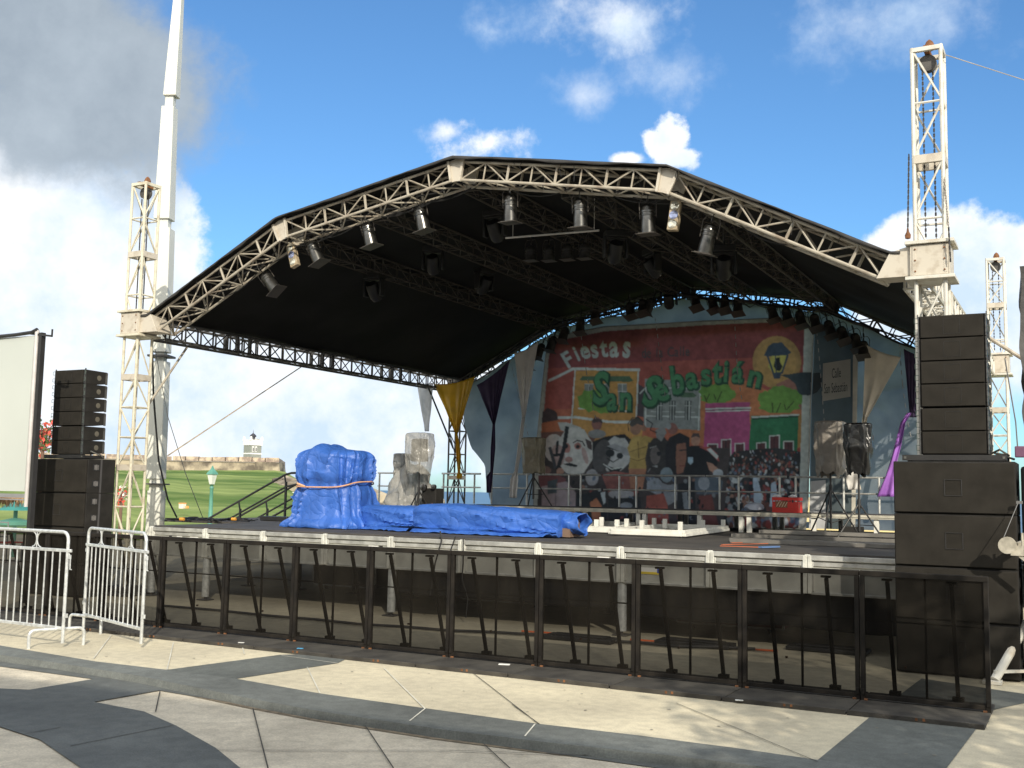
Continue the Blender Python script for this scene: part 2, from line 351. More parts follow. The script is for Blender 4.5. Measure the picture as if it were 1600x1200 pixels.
# terrain: one polar sheet seen from the plaza, rising to the fort, dropping to the sea on the right
def pxaz(x,y=760): d=ray(x,y); return math.atan2(d.x,d.y)
AZ=[(pxaz(-900),6.5,700),(pxaz(0),6.5,700),(pxaz(438),6.3,700),(pxaz(470),3.5,420),(pxaz(560),-1.2,150),(pxaz(640),-1.5,85),(pxaz(900),-1.2,75),(pxaz(1700),-.5,70)]
def terr(a,D):
    if a<=AZ[0][0]: zt,ed=AZ[0][1:]
    elif a>=AZ[-1][0]: zt,ed=AZ[-1][1:]
    else:
        for (a0,z0,e0),(a1,z1_,e1) in zip(AZ,AZ[1:]):
            if a0<=a<=a1: k=(a-a0)/(a1-a0); zt=z0+(z1_-z0)*k; ed=e0+(e1-e0)*k; break
    t=max(0,min(1,(D-60)/230)); z=-.03+zt*(t**1.15)
    z+=noise.noise(V((a*14,D*.012,0)))*min(1.6,D*.006)*.5+.25*noise.noise(V((a*60,D*.05,2)))*min(1,D*.01)-.12*min(1,D/50)
    if D>ed: z-= (D-ed)*.55
    return max(z,-24)
mb=MB(); NA=150; ND=90
def tf(u,v):
    a=-PI*.98+u*2*PI*.98+ pxaz(400)*0
    a=pxaz(-900)+(pxaz(1750)-pxaz(-900))*u
    D=24*(1100/24)**v
    return V((CAM.x+D*math.sin(a),CAM.y+D*math.cos(a),terr(a,D)))
mb.grid(tf,NA,ND)
struct('grass_field',mb,GRASS,smooth=80)
mb=MB(); mb.add([V((-400,-60,-.25)),V((60,-60,-.25)),V((60,30,-.25)),V((-60,30,-.25)),V((-400,30,-.3))],[(0,1,2,3,4)]); struct('ground',mb,GRASS,smooth=0)
SEA=mat('deep blue sea',(.035,.10,.17),.35,0,.3,.02,detail=8,bump=.8,bscale=.15,stretch=(1,3,1))
mb=MB(); mb.add([V((-24000,-100,-14)),V((6000,-100,-14)),V((6000,24000,-14)),V((-24000,24000,-14))],[(0,1,2,3)]); struct('sea',mb,SEA,smooth=0)
# ------------------------------------------------------------------ fort, lighthouse, lamp, far things
STONE=mat('old fort masonry',(.40,.34,.25),.95,0,.3,.30,detail=14,c2=(.12,.10,.08),lo=.40,hi=.60,bump=.8,bscale=1.2)
FD=292.
def fp(x,y,D=FD): return at(x,y,D=D)
ft=thing('fort_wall','long pale stone fort wall on top of the green hill','fort',fp(300,740))
def wallseg(mb,p0,p1,z0,z1,batter,th):
    d=(p1-p0).normalized(); nrm=V((d.y,-d.x,0))
    if nrm.dot(V((CAM.x,CAM.y,0))-p0)<0: nrm=-nrm
    a=[V((p.x,p.y,0)) for p in(p0,p1)]
    q=[a[0]+nrm*batter,a[1]+nrm*batter,a[1],a[0]]; b=[a[0]-nrm*th,a[1]-nrm*th]
    vs=[V((q[0].x,q[0].y,z0)),V((q[1].x,q[1].y,z0)),V((a[1].x,a[1].y,z1)),V((a[0].x,a[0].y,z1)),V((b[0].x,b[0].y,z0)),V((b[1].x,b[1].y,z0)),V((b[1].x,b[1].y,z1)),V((b[0].x,b[0].y,z1))]
    mb.add(vs,[(0,1,2,3),(4,7,6,5),(0,3,7,4),(1,5,6,2),(3,2,6,7),(0,4,5,1)])
L0,L1,L2=fp(-80,715),fp(270,716),fp(436,717,285); L3=fp(446,716,330)
ztop=fp(300,720).z
m1_=MB(); wallseg(m1_,L0,L1,-2,ztop+.0,1.2,6); wallseg(m1_,L1,L2,-2,ztop,1.4,6); wallseg(m1_,L2,L3,-4,ztop,1.6,6)
build('battered_wall',m1_,STONE,ft,smooth=0)
m2_=MB(); rnd=random.Random(5)
for (a,b) in((L0,L1),(L1,L2),(L2,L3)):
    k=max(2,int((b-a).length/3.2))
    for i in range(k):
        p,q=a.lerp(b,i/k),a.lerp(b,(i+.93)/k)
        hh=rnd.choice([1.0,1.1,1.25,1.15,.55 if i%5==2 else 1.1])
        wallseg(m2_,p,q,ztop+.02,ztop+hh,.05,1.5)
build('parapet',m2_,mat('weathered parapet stone',(.52,.42,.32),.95,0,.3,.8,detail=10,c2=(.26,.20,.17),lo=.4,hi=.6),ft,smooth=0)
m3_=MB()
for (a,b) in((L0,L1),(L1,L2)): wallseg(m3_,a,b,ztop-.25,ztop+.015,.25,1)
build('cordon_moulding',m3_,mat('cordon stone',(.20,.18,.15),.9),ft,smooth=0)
# lighthouse
lp=fp(394,717,300); lz=lp.z; lb=V((lp.x,lp.y,lz-3))
lh=thing('lighthouse','small grey and white lighthouse tower with a dark lantern above the fort wall','lighthouse',lb)
ang=CYAW*-1+R(28); RZ=Matrix.Rotation(R(28)-CYAW*0+R(-2),3,'Z')
S=300/F_PX
RZ=Matrix.Rotation(-math.atan2((lb-CAM).x,(lb-CAM).y)+R(33),3,'Z')
def lbx(mb,c,s,mi=0,**k): mb.box(RZ@V(c)+V((lb.x,lb.y,0)),s,RZ,mi,**k)
wd=24*S/1.36*1.08
gs_=mat('pale grey render',(.27,.29,.26),.85,0,.1,2); wh=mat('bright white render',(.80,.80,.77),.7,0,.05,2)
z0=lz-3
m=MB(); lbx(m,(0,0,z0+3.5),(wd,wd,7)); build('tower_body',m,gs_,lh,smooth=0)
m=MB(); zc=at(394,697,D=300).z; lbx(m,(0,0,zc-7.6*S*10/10*0+.9),(wd*1.1,wd*1.1,1.5));
for sx in(-1,1):
    for sy in(-1,1): lbx(m,(sx*wd*.5,sy*wd*.5,zc+2.0),(.55,.55,1.1),taper=.6)
for k in(-1,1): lbx(m,(k*.0,-wd*.5,zc+1.75),(.9,.3,.5)); lbx(m,(wd*.5,0,zc+1.75),(.3,.9,.5))
lbx(m,(0,0,at(394,709,D=300).z),(wd*1.04,wd*1.04,.35))
for dx in(-.75,.15): lbx(m,(dx-.2,-wd*.5-.02,at(394,702,D=300).z),(.55,.1,1.5))
lbx(m,(wd*.5+.02,0,at(394,702,D=300).z),(.1,1.5,1.7))
build('white_trim',m,wh,lh,smooth=0)
m=MB()
for dx in(-.75,.15): lbx(m,(dx-.2,-wd*.5-.06,at(394,702.5,D=300).z),(.3,.1,1.0))
lbx(m,(wd*.5+.06,0,at(394,702.5,D=300).z),(.1,.95,1.25))
build('window',m,mat('shadowed window',(.10,.10,.11),.5),lh,smooth=0)
m=MB(); zl=at(394,690,D=300).z; m.lathe([(.75,zl-.9),(.75,zl+.2),(.62,zl+.2),(.62,zl+1.2),(.85,zl+1.3),(.9,zl+1.6),(.5,zl+2.0),(.1,zl+2.3),(.05,zl+2.9),(.01,zl+3.3)],(lb.x,lb.y,0),n=12); build('lantern',m,mat('dark lantern metal',(.05,.05,.06),.5),lh)
# street lamp on the lawn
lp=at(329,800,D=45); lb=V((lp.x,lp.y,-.3))
la=thing('street_lamp','green lantern street lamp standing on the lawn in front of the fort','street lamp',lb)
teal=mat('green painted iron',(.10,.28,.22),.5)
zt=at(329,757,D=45).z
m=MB(); m.lathe([(.16,-.3),(.16,.2),(.09,.35),(.075,1.2),(.065,zt-.2),(.09,zt-.15),(.05,zt-.05),(.12,zt)],(lb.x,lb.y,0),n=10); build('post',m,teal,la)
m=MB(); m.lathe([(.10,zt+.01),(.19,zt+.40)],(lb.x,lb.y,0),n=4,rot=Matrix.Rotation(R(45),3,'Z')); build('lamp_glass',m,mat('frosted lamp panes',(.75,.76,.72),.3,spec=.7),la,smooth=0)
m=MB(); m.lathe([(.24,zt+.40),(.20,zt+.47),(.07,zt+.62),(.05,zt+.66),(.02,zt+.75)],(lb.x,lb.y,0),n=4,rot=Matrix.Rotation(R(45),3,'Z')); build('lamp_cap',m,teal,la,smooth=0)
# small white guardhouse on the slope
gp=at(452,790,D=150); gb=V((gp.x,gp.y,gp.z-.6))
gh=thing('guardhouse','small flat roofed white guardhouse on the grass slope below the fort','building',gb)
RG=Matrix.Rotation(R(48),3,'Z')
def gbx(mb,c,s): mb.box(gb+RG@V(c),s,RG)
m=MB(); gbx(m,(0,0,1.1),(1.9,1.9,2.3)); build('wall',m,wh,gh,smooth=0)
m=MB(); gbx(m,(0,0,2.35),(2.15,2.15,.18)); build('roof',m,wh,gh,smooth=0)
m=MB(); gbx(m,(.15,-.96,.95),(.55,.08,1.6)); gbx(m,(.96,.1,1.3),(.08,.5,.8)); build('door',m,mat('grey door',(.42,.40,.36),.7),gh,smooth=0)
# rocky remains between the lawn and the sea
m=MB(); rnd=random.Random(11)
for i in range(60):
    x=rnd.uniform(432,600); k=(x-432)/168; D=rnd.uniform(170,250)-k*70; y=748+k*30+rnd.uniform(-6,10)
    p=at(x,y,D=D); m.ico((p.x,p.y,p.z-.8),rnd.uniform(.9,2.2),1,squash=(1.6,1.2,rnd.uniform(.4,.8)),jit=.18)
struct('rocks',m,STONE,'stuff',smooth=0)
# distant picnic cooler-like marker and far field clutter
p=at(285,791,D=70); t=thing('field_marker','small white and orange box lying alone on the green lawn','box',(p.x,p.y,p.z-.15))
m=MB(); m.box((p.x,p.y,p.z),(.35,.3,.3)); build('box_body',m,mat('pale plastic',(.8,.7,.6),.6),t,bevel=.02)
m=MB(); m.box((p.x,p.y,p.z+.18),(.37,.32,.06)); m.box((p.x+.4,p.y,p.z-.05),(.1,.2,.15)); build('lid',m,mat('orange lid',(.8,.35,.1),.6),t,bevel=.01)
# ochre building far behind the stage on the right
p=at(1375,800,D=62); b0=V((p.x,p.y,-.3))
ob=thing('ochre_building','low ochre building with an arched parapet seen behind the stage on the right','building',b0)
oc=mat('ochre render',(.62,.50,.27),.85,0,.12,1.)
R4=Matrix.Rotation(-CYAW,3,'Z')
m=MB(); pr=[V((-4,0,0)),V((4,0,0)),V((4,0,1.9)),V((2.6,0,2.2))]+[V((2.2*math.cos(a),0,2.2+.55*math.sin(a))) for a in [PI*k/10 for k in range(11)]]+[V((-2.6,0,2.2)),V((-4,0,1.9))]
m.prism([b0+R4@q for q in pr],R4@V((0,4,0))); build('wall',m,oc,ob,smooth=0)
m=MB()
for x in(-2.4,-.2,1.6): m.box(b0+R4@V((x,-.02,1.3)),(.8,.12,.5),R4)
build('window',m,mat('dark glass',(.07,.08,.09),.3),ob,smooth=0)
m=MB()
for x in(-2.4,-.2,1.6):
    for dz in(-.31,.31): m.box(b0+R4@V((x,-.03,1.3+dz)),(.95,.16,.08),R4)
build('window_frame',m,wh,ob,smooth=0)
# buildings behind the camera that shade the foreground
def house(x0,x1,y,h,c,lab,rot=R(2.8)):
    """street front facing the plaza; y is the front line at x=13"""
    cx=(x0+x1)/2; Y=y+(cx-13)*math.tan(rot); t=thing('townhouse',lab,'building',(cx,Y,LOW),rotz=rot,group='townhouses across the street')
    W_=x1-x0; M_=mat('render '+lab,c,.85,0,.12,1.)
    m=MB(); m.box((0,-4,h/2),(W_-.02,8,h)); build('wall',m,M_,t,world=False,smooth=0)
    m=MB(); m.box((0,.1,h-.25),(W_-.02,.5,.22)); m.box((0,.06,h*.5),(W_-.02,.3,.12)); build('cornice',m,wh,t,world=False,smooth=0)
    nW=max(2,int(W_/2.6))
    for i in range(nW):
        x=-W_/2+(i+.5)*W_/nW
        for z,hh in((h*.72,1.9),(1.25,2.4)):
            m=MB(); m.box((x,.02,z),(1.15,.1,hh+.25)); f=build('window',m,wh,t,world=False,smooth=0)
            m=MB(); m.box((x,.06,z),(.95,.1,hh)); build('shutter',m,mat('green shutter',(.05,.16,.10),.6),f,world=False,smooth=0)
HY=-18.35; HH=8.
house(-26,-12,HY,HH,(.6,.42,.2),'yellow two storey townhouse at the far end of the row behind the viewer')
house(-12,0,HY,HH,(.45,.5,.55),'blue grey two storey townhouse behind the viewer')
house(0,13,HY,HH,(.62,.35,.28),'salmon two storey townhouse directly behind the viewer')
house(13,26,HY,HH,(.6,.58,.5),'cream two storey townhouse behind the viewer')
house(26,40,HY,HH,(.35,.5,.36),'green two storey townhouse at the near end of the row behind the viewer')
# tree whose leaves dapple the paving in front of the right stack
def tree(loc,crown,cr_,lab,n=1500,seed=2):
    t=thing('street_tree',lab,'tree',loc); rnd=random.Random(seed); L_=V(loc); c=V(crown)
    m=MB(); m.tube([L_,L_+V((.1,0,1.2)),L_.lerp(c,.6),c],[.2,.15,.12,.05],8)
    tips=[]
    for i in range(16):
        a=rnd.uniform(0,2*PI); e=c+V((math.cos(a)*cr_[0]*.8,math.sin(a)*cr_[1]*.8,rnd.uniform(-.6,.8)*cr_[2])); s=L_.lerp(c,rnd.uniform(.55,.9)); m.tube([s,s.lerp(e,.5)+V((0,0,.2)),e],[.07,.04,.015],5); tips.append(e)
    build('trunk',m,mat('bark',(.14,.11,.08),.9),t)
    m=MB()
    for i in range(n):
        e=rnd.choice(tips); p=e+V((rnd.gauss(0,.42),rnd.gauss(0,.42),rnd.gauss(0,.3)))
        a=V((rnd.uniform(-1,1),rnd.uniform(-1,1),rnd.uniform(-.4,.4))).normalized(); b=a.cross(V((rnd.uniform(-.5,.5),rnd.uniform(-.5,.5),1))).normalized()
        l=rnd.uniform(.10,.2); m.add([p-a*l,p+b*l*.4,p+a*l,p-b*l*.4],[(0,1,2,3)])
    build('crown',m,mat('leaf green',(.06,.12,.03),.6,0,.4,2),t,smooth=0,normals=False)
tree((18.9,-11.0,0),(18.3,-10.3,3.7),(2.1,1.9,1.1),'leafy street tree to the right of the viewer',n=3000)
tree((21.2,-12.9,0),(20.2,-12.6,5.6),(2.4,2.2,1.4),'taller street tree farther right of the viewer',n=1800,seed=8)
# ------------------------------------------------------------------ stage deck
DZ=1.18; MOD=1.22
st=thing('stage_deck','large black topped stage deck with pale aluminium fascia on round legs','stage',(6,0,0))
for i in range(11):
    for j in range(4):
        m=MB(); m.box((MOD*(i+.5),2.44*(j+.5)+.01,DZ-.02),(MOD-.008,2.432,.04)); build('deck_panel',m,deck_m,st,bevel=.003)
for j in range(4):          # wing on the left behind the mast
    for i in range(2):
        if j==0: continue
        m=MB(); m.box((-MOD*(i+.5)-.002,2.44*(j+.5)+.01,DZ-.02),(MOD-.008,2.432,.04)); build('deck_panel',m,deck_m,st,bevel=.003)
fasc=mat('bright fascia frame',(.66,.66,.61),.5,.2,.2,9)
for i in range(11):
    x0=MOD*i; x1=x0+MOD
    m=MB(); m.box(((x0+x1)/2,-.035,DZ-.055),(MOD-.075,.05,.06)); m.box(((x0+x1)/2,-.02,DZ-.13),(MOD-.075,.03,.05)); m.box(((x0+x1)/2,-.02,.70),(MOD-.075,.05,.03))
    m.box((x0+.055,-.025,.90),(.03,.04,.36)); m.box((x1-.055,-.025,.90),(.03,.04,.36))
    fr=build('fascia_frame',m,alu_m,st,bevel=.004)
    m=MB(); m.box(((x0+x1)/2,-.003,.905),(MOD-.14,.02,.385)); build('fascia_panel',m,alupan_m,fr,smooth=0)
lab=mat('white inventory sticker',(.82,.82,.80),.5,0,.03,9)
for X,w_,h_,z in((.62,.12,.05,1.03),(.95,.18,.05,1.03),(4.55,.17,.055,1.0),(8.28,.17,.055,1.0),(8.52,.0,.0,0)):
    if w_:
        m=MB(); m.box((X,-.016,z),(w_,.006,h_)); build('label',m,lab,st,smooth=0)
for X in(.42,4.69,8.42):
    m=MB(); m.box((X,-.018,1.02),(.06,.006,.05)); build('label',m,mat('black sticker',(.03,.03,.03),.5),st,smooth=0)
# fascia sticker with coloured lettering seen through the barricade
m=MB(); m.box((8.95,-.017,.86),(.3,.006,.085)); a=build('label',m,lab,st,smooth=0)
m=MB(); m.box((8.95,-.022,.835),(.3,.004,.03)); build('stripe',m,mat('yellow stripe',(.8,.6,.05),.5),a,smooth=0)
m=MB(); m.box((9.07,-.024,.87),(.05,.004,.06)); build('stripe',m,mat('blue stripe',(.05,.1,.5),.5),a,smooth=0)
for i in range(12):
    m=MB(); x=MOD*i; m.box((x-.028,-.03,DZ-.255),(.050,.070,.46)); m.box((x+.028,-.028,DZ-.255),(.050,.066,.46)); m.box((x,-.032,DZ-.03),(.06,.05,.03))
    build('corner_post',m,fasc,st,bevel=.006)
for i in range(12):
    for j in range(5):
        x=MOD*i; y=.02+2.4*j
        big=(j==0 and i in(0,1,4,7,10)) or j>0
        if not big: continue
        r_=.062 if j==0 else .03
        m=MB(); m.tube([(x,y,.06),(x,y,.70 if j==0 else 1.13)],r_,14); l=build('leg',m,galv_m if j==0 else dark_truss,st)
        m=MB(); m.box((x,y,.012),(.2,.2,.016)); m.tube([(x,y,.018),(x,y,.07)],.02,8); build('foot_plate',m,dark_truss,l,bevel=.004)
m=MB()
for j in range(0,5): m.bar((0,.08+2.4*j,1.09),(13.4,.08+2.4*j,1.09),.05,.1)
for i in range(12): m.bar((MOD*i,.1,1.07),(MOD*i,9.7,1.07),.05,.09)
build('substructure',m,dark_truss,st,smooth=0)
# black cloth skirts under the fascia
def wavy(x0,x1,y,z0,z1_,amp,n,freq=9,axis='x',ph=0):
    m=MB()
    def fn(u,v):
        s=x0+(x1-x0)*u; d=amp*math.sin(s*freq+ph)*(1-v*.7)+amp*.5*math.sin(s*freq*2.3+1.3)*(1-v)
        z=z0+(z1_-z0)*v+.015*math.sin(s*3.1)*(1-v)
        return V((s,y+d,z)) if axis=='x' else V((y+d,s,z))
    m.grid(fn,n,10); return m
cloth_b=mat('black stage cloth',(.012,.012,.013),.95,0,.2,4,spec=.1)
tag(build('stage_skirt',wavy(4.95,8.35,.06,.34,.72,.02,90),cloth_b,solid=.004),'dusty black cloth skirt hanging below the middle of the stage front','skirt')
tag(build('stage_skirt',wavy(8.72,13.3,.06,.26,.70,.02,110),cloth_b,solid=.004),'long black cloth skirt hanging below the right half of the stage front','skirt')
tag(build('stage_skirt',wavy(-2.4,13.4,9.78,.02,1.1,.03,150),cloth_b,solid=.004),'added black sheet blocking the brightness behind the space under the stage','skirt')  # sheet added to block the brightness behind the stage
# things stored under the deck
case_m=mat('black flight case',(.03,.03,.032),.5,0,.2,6)
def flight_case(x,y,w_,d_,h_,lab_,c=None):
    t=thing('flight_case',lab_,'case',(x,y,0),'flight cases stored under the stage')
    m=MB(); m.box((x,y,h_/2+.08),(w_,d_,h_)); build('case_body',m,c or case_m,t,bevel=.01)
    m=MB()
    for a in(-1,1):
        for b in(-1,1): m.bar((x+a*w_/2,y+b*d_/2,.08),(x+a*w_/2,y+b*d_/2,.08+h_),.03,.03)
    for z in(.08,.08+h_): m.bar((x-w_/2,y-d_/2-.002,z),(x+w_/2,y-d_/2-.002,z),.025,.025,)
    build('edge_trim',m,alu_m,t,smooth=0)
    for a in(-1,1):
        m=MB(); m.tube([(x+a*w_*.35,y-d_*.35,.04),(x+a*w_*.35+.03,y-d_*.35,.04)],.04,10); build('caster',m,lead_m,t)
flight_case(1.9,3.2,1.4,.7,.62,'black flight case under the left end of the stage')
flight_case(3.6,3.6,1.3,.7,.5,'low black flight case beside the left case under the stage')
flight_case(5.6,2.6,1.6,.8,.7,'tall black flight case behind the middle stage leg')
flight_case(9.6,1.6,1.5,.6,.42,'dark red flight case behind the right hand skirt',mat('dark red case',(.16,.02,.02),.6))
# ------------------------------------------------------------------ risers and rails at the back
rs=thing('stage_riser','long low aluminium riser platform standing across the back of the stage','riser',(6.8,8,DZ))
RT=1.56
for i in range(9):
    x0=1.33+MOD*i
    m=MB(); m.box((x0+MOD/2,7.85,RT-.02),(MOD-.006,2.55,.03)); dk_=build('riser_deck',m,deck_m,rs,smooth=0)
    m=MB(); m.box((x0+MOD/2,6.555,RT-.035),(MOD-.006,.03,.075)); m.box((x0+MOD/2,6.535,RT-.035),(MOD-.006,.012,.02)); m.box((x0+MOD-.02,7.85,RT-.05),(.03,2.5,.06)); build('edge_rail',m,mat('aged riser aluminium',(.58,.55,.46),.5,.25,.2,7),dk_,bevel=.004)
for x in[1.4,2.6,3.9,5.05,6.2,6.33,7.45,8.26,8.41,9.6,10.7,11.5,12.1]:
    for y in(6.62,9.1):
        m=MB(); m.box((x,y,(DZ+RT-.04)/2),(.085,.085,RT-.04-DZ)); build('leg',m,white_m,rs,bevel=.004)
def rail(x0,x1,y,lab_,posts,z0=RT,axis='x',grp='guard rails round the stage'):
    t=thing('guard_rail',lab_,'railing',((x0+x1)/2,y,z0) if axis=='x' else (y,(x0+x1)/2,z0),grp)
    P=(lambda s,z:V((s,y,z))) if axis=='x' else (lambda s,z:V((y,s,z)))
    zt=2.28; zm=1.95
    m=MB(); m.tube([P(x0,zt),P(x1,zt)],.022,8); build('top_rail',m,alu_m,t)
    m=MB(); m.tube([P(x0,zm),P(x1,zm)],.018,8); build('middle_rail',m,alu_m,t)
    for p in posts:
        m=MB(); m.tube([P(p,z0),P(p,zt)],.024,8); build('post',m,alu_m,t)
rail(-2.0,-.45,9.4,'short aluminium guard rail behind the plastic wrapped monitor on the left wing',[-1.95,-.5],DZ)
rail(-.05,1.05,9.35,'aluminium guard rail in front of the rear left mast, behind the yellow drape',[.0,.88],RT-.0)
rail(1.22,2.35,9.42,'aluminium guard rail behind the dark purple and white drapes',[1.32,2.28])
rail(2.55,4.2,9.35,'aluminium guard rail before the left end of the printed banner',[3.41,3.71])
rail(4.25,6.65,9.42,'aluminium guard rail before the middle of the printed banner',[4.64,5.05,5.97,6.3])
rail(6.7,8.45,9.35,'aluminium guard rail before the crowd printed on the banner',[7.0,7.42,8.3])
rail(8.5,12.2,9.42,'aluminium guard rail behind the two right hand speaker stands',[8.62,9.6,10.3,11.3,12.1])
# stairs on the left wing
ss=thing('stage_stairs','black steel stairs with double handrails climbing to the left wing','stairs',(-3.7,7.3,0))
for i in range(6):
    m=MB(); z=DZ-.17*(i+1)+.0; x=-2.6-.3*i; m.box((x,7.45,z),(.3,1.0,.03)); build('tread',m,deck_m,ss,smooth=0)
def srail(y):
    top=lambda x:2.19 if x>-2.95 else 2.19-(-2.95-x)*.475
    m=MB(); m.tube([(-5.4,y,1.04),(-4.2,y,1.60),(-2.98,y,2.17),(-2.8,y,2.21),(-2.15,y,2.23),(-1.98,y,2.19),(-1.9,y,2.08),(-1.93,y,1.9),(-2.02,y,1.77),(-3.2,y,1.22),(-3.5,y,1.08)],.028,8); h=build('handrail',m,black_m,ss)
    m=MB(); m.tube([(-5.3,y,.78),(-2.95,y,1.88),(-2.7,y,1.93),(-2.05,y,1.95)],.024,8); build('middle_rail',m,black_m,ss)
    for x in(-4.35,-2.95,-2.1):
        m=MB(); zt_=2.17-(-2.98-x)*.47 if x<-2.98 else 2.2; m.bar((x,y,.3 if x<-3 else 1.15),(x,y,zt_-.2),.045,.045); m.bar((x,y,zt_-.28),(x-.06,y,zt_-.02),.03,.03); build('baluster',m,black_m,ss,smooth=0)
srail(6.95); srail(7.95)
# ------------------------------------------------------------------ roof
YF=-.16; YB=10.6; MX0=-.48; MX1=12.46; HSL=4.63
arch=[(-.12,4.72),(2.62,6.12),(5.93,6.70),(9.24,6.14),(12.03,4.72)]
roof=thing('stage_roof','arched black canopy roof on pale trusses spanning the four masts','stage roof',(5.95,5.2,4.4))
def arch_truss(y0,y1,m_,nm,lights=False):
    h=.27
    t=None
    for si in range(4):
        (xa,za),(xb,zb)=arch[si],arch[si+1]
        A=V((xa,0,za)); B=V((xb,0,zb)); d=(B-A).normalized(); nrm=V((-d.z,0,d.x))
        A2=A+d*(.12 if si else -.02); B2=B-d*(.12 if si<3 else -.02)
        n=8 if si in(1,2) else 7
        mb=MB()
        ch=lambda p,y,k:V((p.x,y,p.z))-nrm*(k*h)
        for y in(y0,y1):
            for k in(0,1): mb.tube([ch(A2,y,k),ch(B2,y,k)],.022,8)
        P=[A2.lerp(B2,i/n) for i in range(n+1)]
        for y in(y0,y1):
            for i in range(n+1):
                mb.tube([ch(P[i],y,0),ch(P[i],y,1)],.021 if i%2==0 else .013,6)
                if i<n:
                    if (i+(si%2))%2==0: mb.tube([ch(P[i],y,1),ch(P[i+1],y,0)],.0125,6)
                    else: mb.tube([ch(P[i],y,0),ch(P[i+1],y,1)],.0125,6)
        for k in(0,1):
            for i in range(n+1):
                mb.tube([ch(P[i],y0,k),ch(P[i],y1,k)],.014,5)
                if i<n: mb.tube([ch(P[i],y0 if i%2 else y1,k),ch(P[i+1],y1 if i%2 else y0,k)],.012,5)
        t=build('arch_truss',mb,m_,roof)
    for i in(1,2,3):
        x,z=arch[i]; 
        dl=(V((arch[i][0],0,arch[i][1]))-V((arch[i-1][0],0,arch[i-1][1]))).normalized(); dr=(V((arch[i+1][0],0,arch[i+1][1]))-V((x,0,z))).normalized()
        nl=V((-dl.z,0,dl.x)); nr=V((-dr.z,0,dr.x)); C=V((x,0,z)); mid=(nl+nr).normalized()
        poly=[C-dl*.125+nl*.03,C+mid*.035,C+dr*.125+nr*.03,C+dr*.125-nr*.295,C-mid*.30,C-dl*.125-nl*.295]
        for y in(y0,y1):
            mb=MB(); mb.prism([V((p.x,y-.012,p.z)) for p in poly],(0,.024,0))
            for q,nn_,s_ in((C-dl*.125,nl,1),(C+dr*.125,nr,1)): mb.bar(V((q.x,y-.02,q.z))+nn_*.03,V((q.x,y-.02,q.z))-nn_*.295,.035,.045)
            build('kink_plate',mb,plate_m if y0<5 else dark_truss,roof,smooth=0)
arch_truss(YF,YF+.42,truss_steel,'front'); arch_truss(YB-.36,YB,dark_truss,'rear')
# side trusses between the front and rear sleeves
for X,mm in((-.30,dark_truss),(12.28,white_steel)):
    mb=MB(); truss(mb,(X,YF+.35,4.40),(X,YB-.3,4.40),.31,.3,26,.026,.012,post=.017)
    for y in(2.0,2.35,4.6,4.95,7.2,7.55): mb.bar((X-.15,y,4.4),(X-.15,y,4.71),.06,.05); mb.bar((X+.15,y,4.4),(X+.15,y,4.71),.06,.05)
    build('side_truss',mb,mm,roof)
# purlins: kinks, ridge and quarter points
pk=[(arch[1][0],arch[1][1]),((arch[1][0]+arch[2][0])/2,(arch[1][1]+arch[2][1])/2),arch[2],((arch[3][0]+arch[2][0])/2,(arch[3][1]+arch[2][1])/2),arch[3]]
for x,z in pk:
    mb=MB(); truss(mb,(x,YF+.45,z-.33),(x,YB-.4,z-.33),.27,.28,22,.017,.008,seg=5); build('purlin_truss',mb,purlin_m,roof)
# canopy skin: follows the arch, wraps over the front edge, slightly sagging between purlins
prof=[(-.28,4.76)]+[(x,z+.05) for x,z in arch]+[(12.15,4.76)]
def prof_pt(u):
    seg=len(prof)-1; L_=[math.dist(prof[i],prof[i+1]) for i in range(seg)]; s=u*sum(L_)
    for i in range(seg):
        if s<=L_[i] or i==seg-1:
            k=min(1,s/L_[i]); return prof[i][0]+(prof[i+1][0]-prof[i][0])*k, prof[i][1]+(prof[i+1][1]-prof[i][1])*k, k
        s-=L_[i]
def cf(u,v):
    x,z,k=prof_pt(u); y=YF-.12+(YB+.25-YF+.12)*v
    sag=-.05*math.sin(PI*k)*(math.sin(PI*((v*4)%1))**2)*.6+.012*noise.noise(V((x*1.3,y*1.1,0)))
    return V((x,y,z+sag))
mb=MB(); mb.grid(cf,120,60); build('canopy',mb,canopy_m,roof,solid=.012)
mb=MB()
def lipf(u,v):
    x,z,k=prof_pt(u); return V((x,YF-.125-.01*math.sin(u*260)*v,z+.005-(.035+.012*math.sin(u*41)+.008*math.sin(u*113))*v))
mb.grid(lipf,260,2); build('canopy_hem',mb,mat('canopy hem',(.035,.033,.032),.7),roof,solid=.008)
# cable ties, safeties and cables draped along the front truss
mb=MB(); rnd=random.Random(4)
for i in range(46):
    u=rnd.uniform(.06,.94); x,z,_=prof_pt(u); y=YF+rnd.choice([-.035,.2,.40]); l=rnd.uniform(.12,.3); dx=rnd.uniform(-.06,.06)
    mb.tube([(x,y,z+.01),(x+dx,y-.02,z-l*.5),(x+dx*.3,y,z-l)],.0045,4)
for i in range(15):
    u=rnd.uniform(.08,.86); pts=[]
    for k in range(6):
        x,z,_=prof_pt(u+k*.012); pts.append((x,YF+.38,z-.34-.07*math.sin(PI*k/5)-.01))
    mb.tube(pts,.009,5)
build('cable_tie',mb,lead_m,roof)
mb=MB(); pts=[]
for k in range(60):
    x,z,_=prof_pt(.07+.86*k/59); pts.append((x,YF+.3+.05*math.sin(k*.9),z-.29-.03*math.sin(k*1.7)))
mb.tube(pts,.012,5); build('cable_run',mb,lead_m,roof)
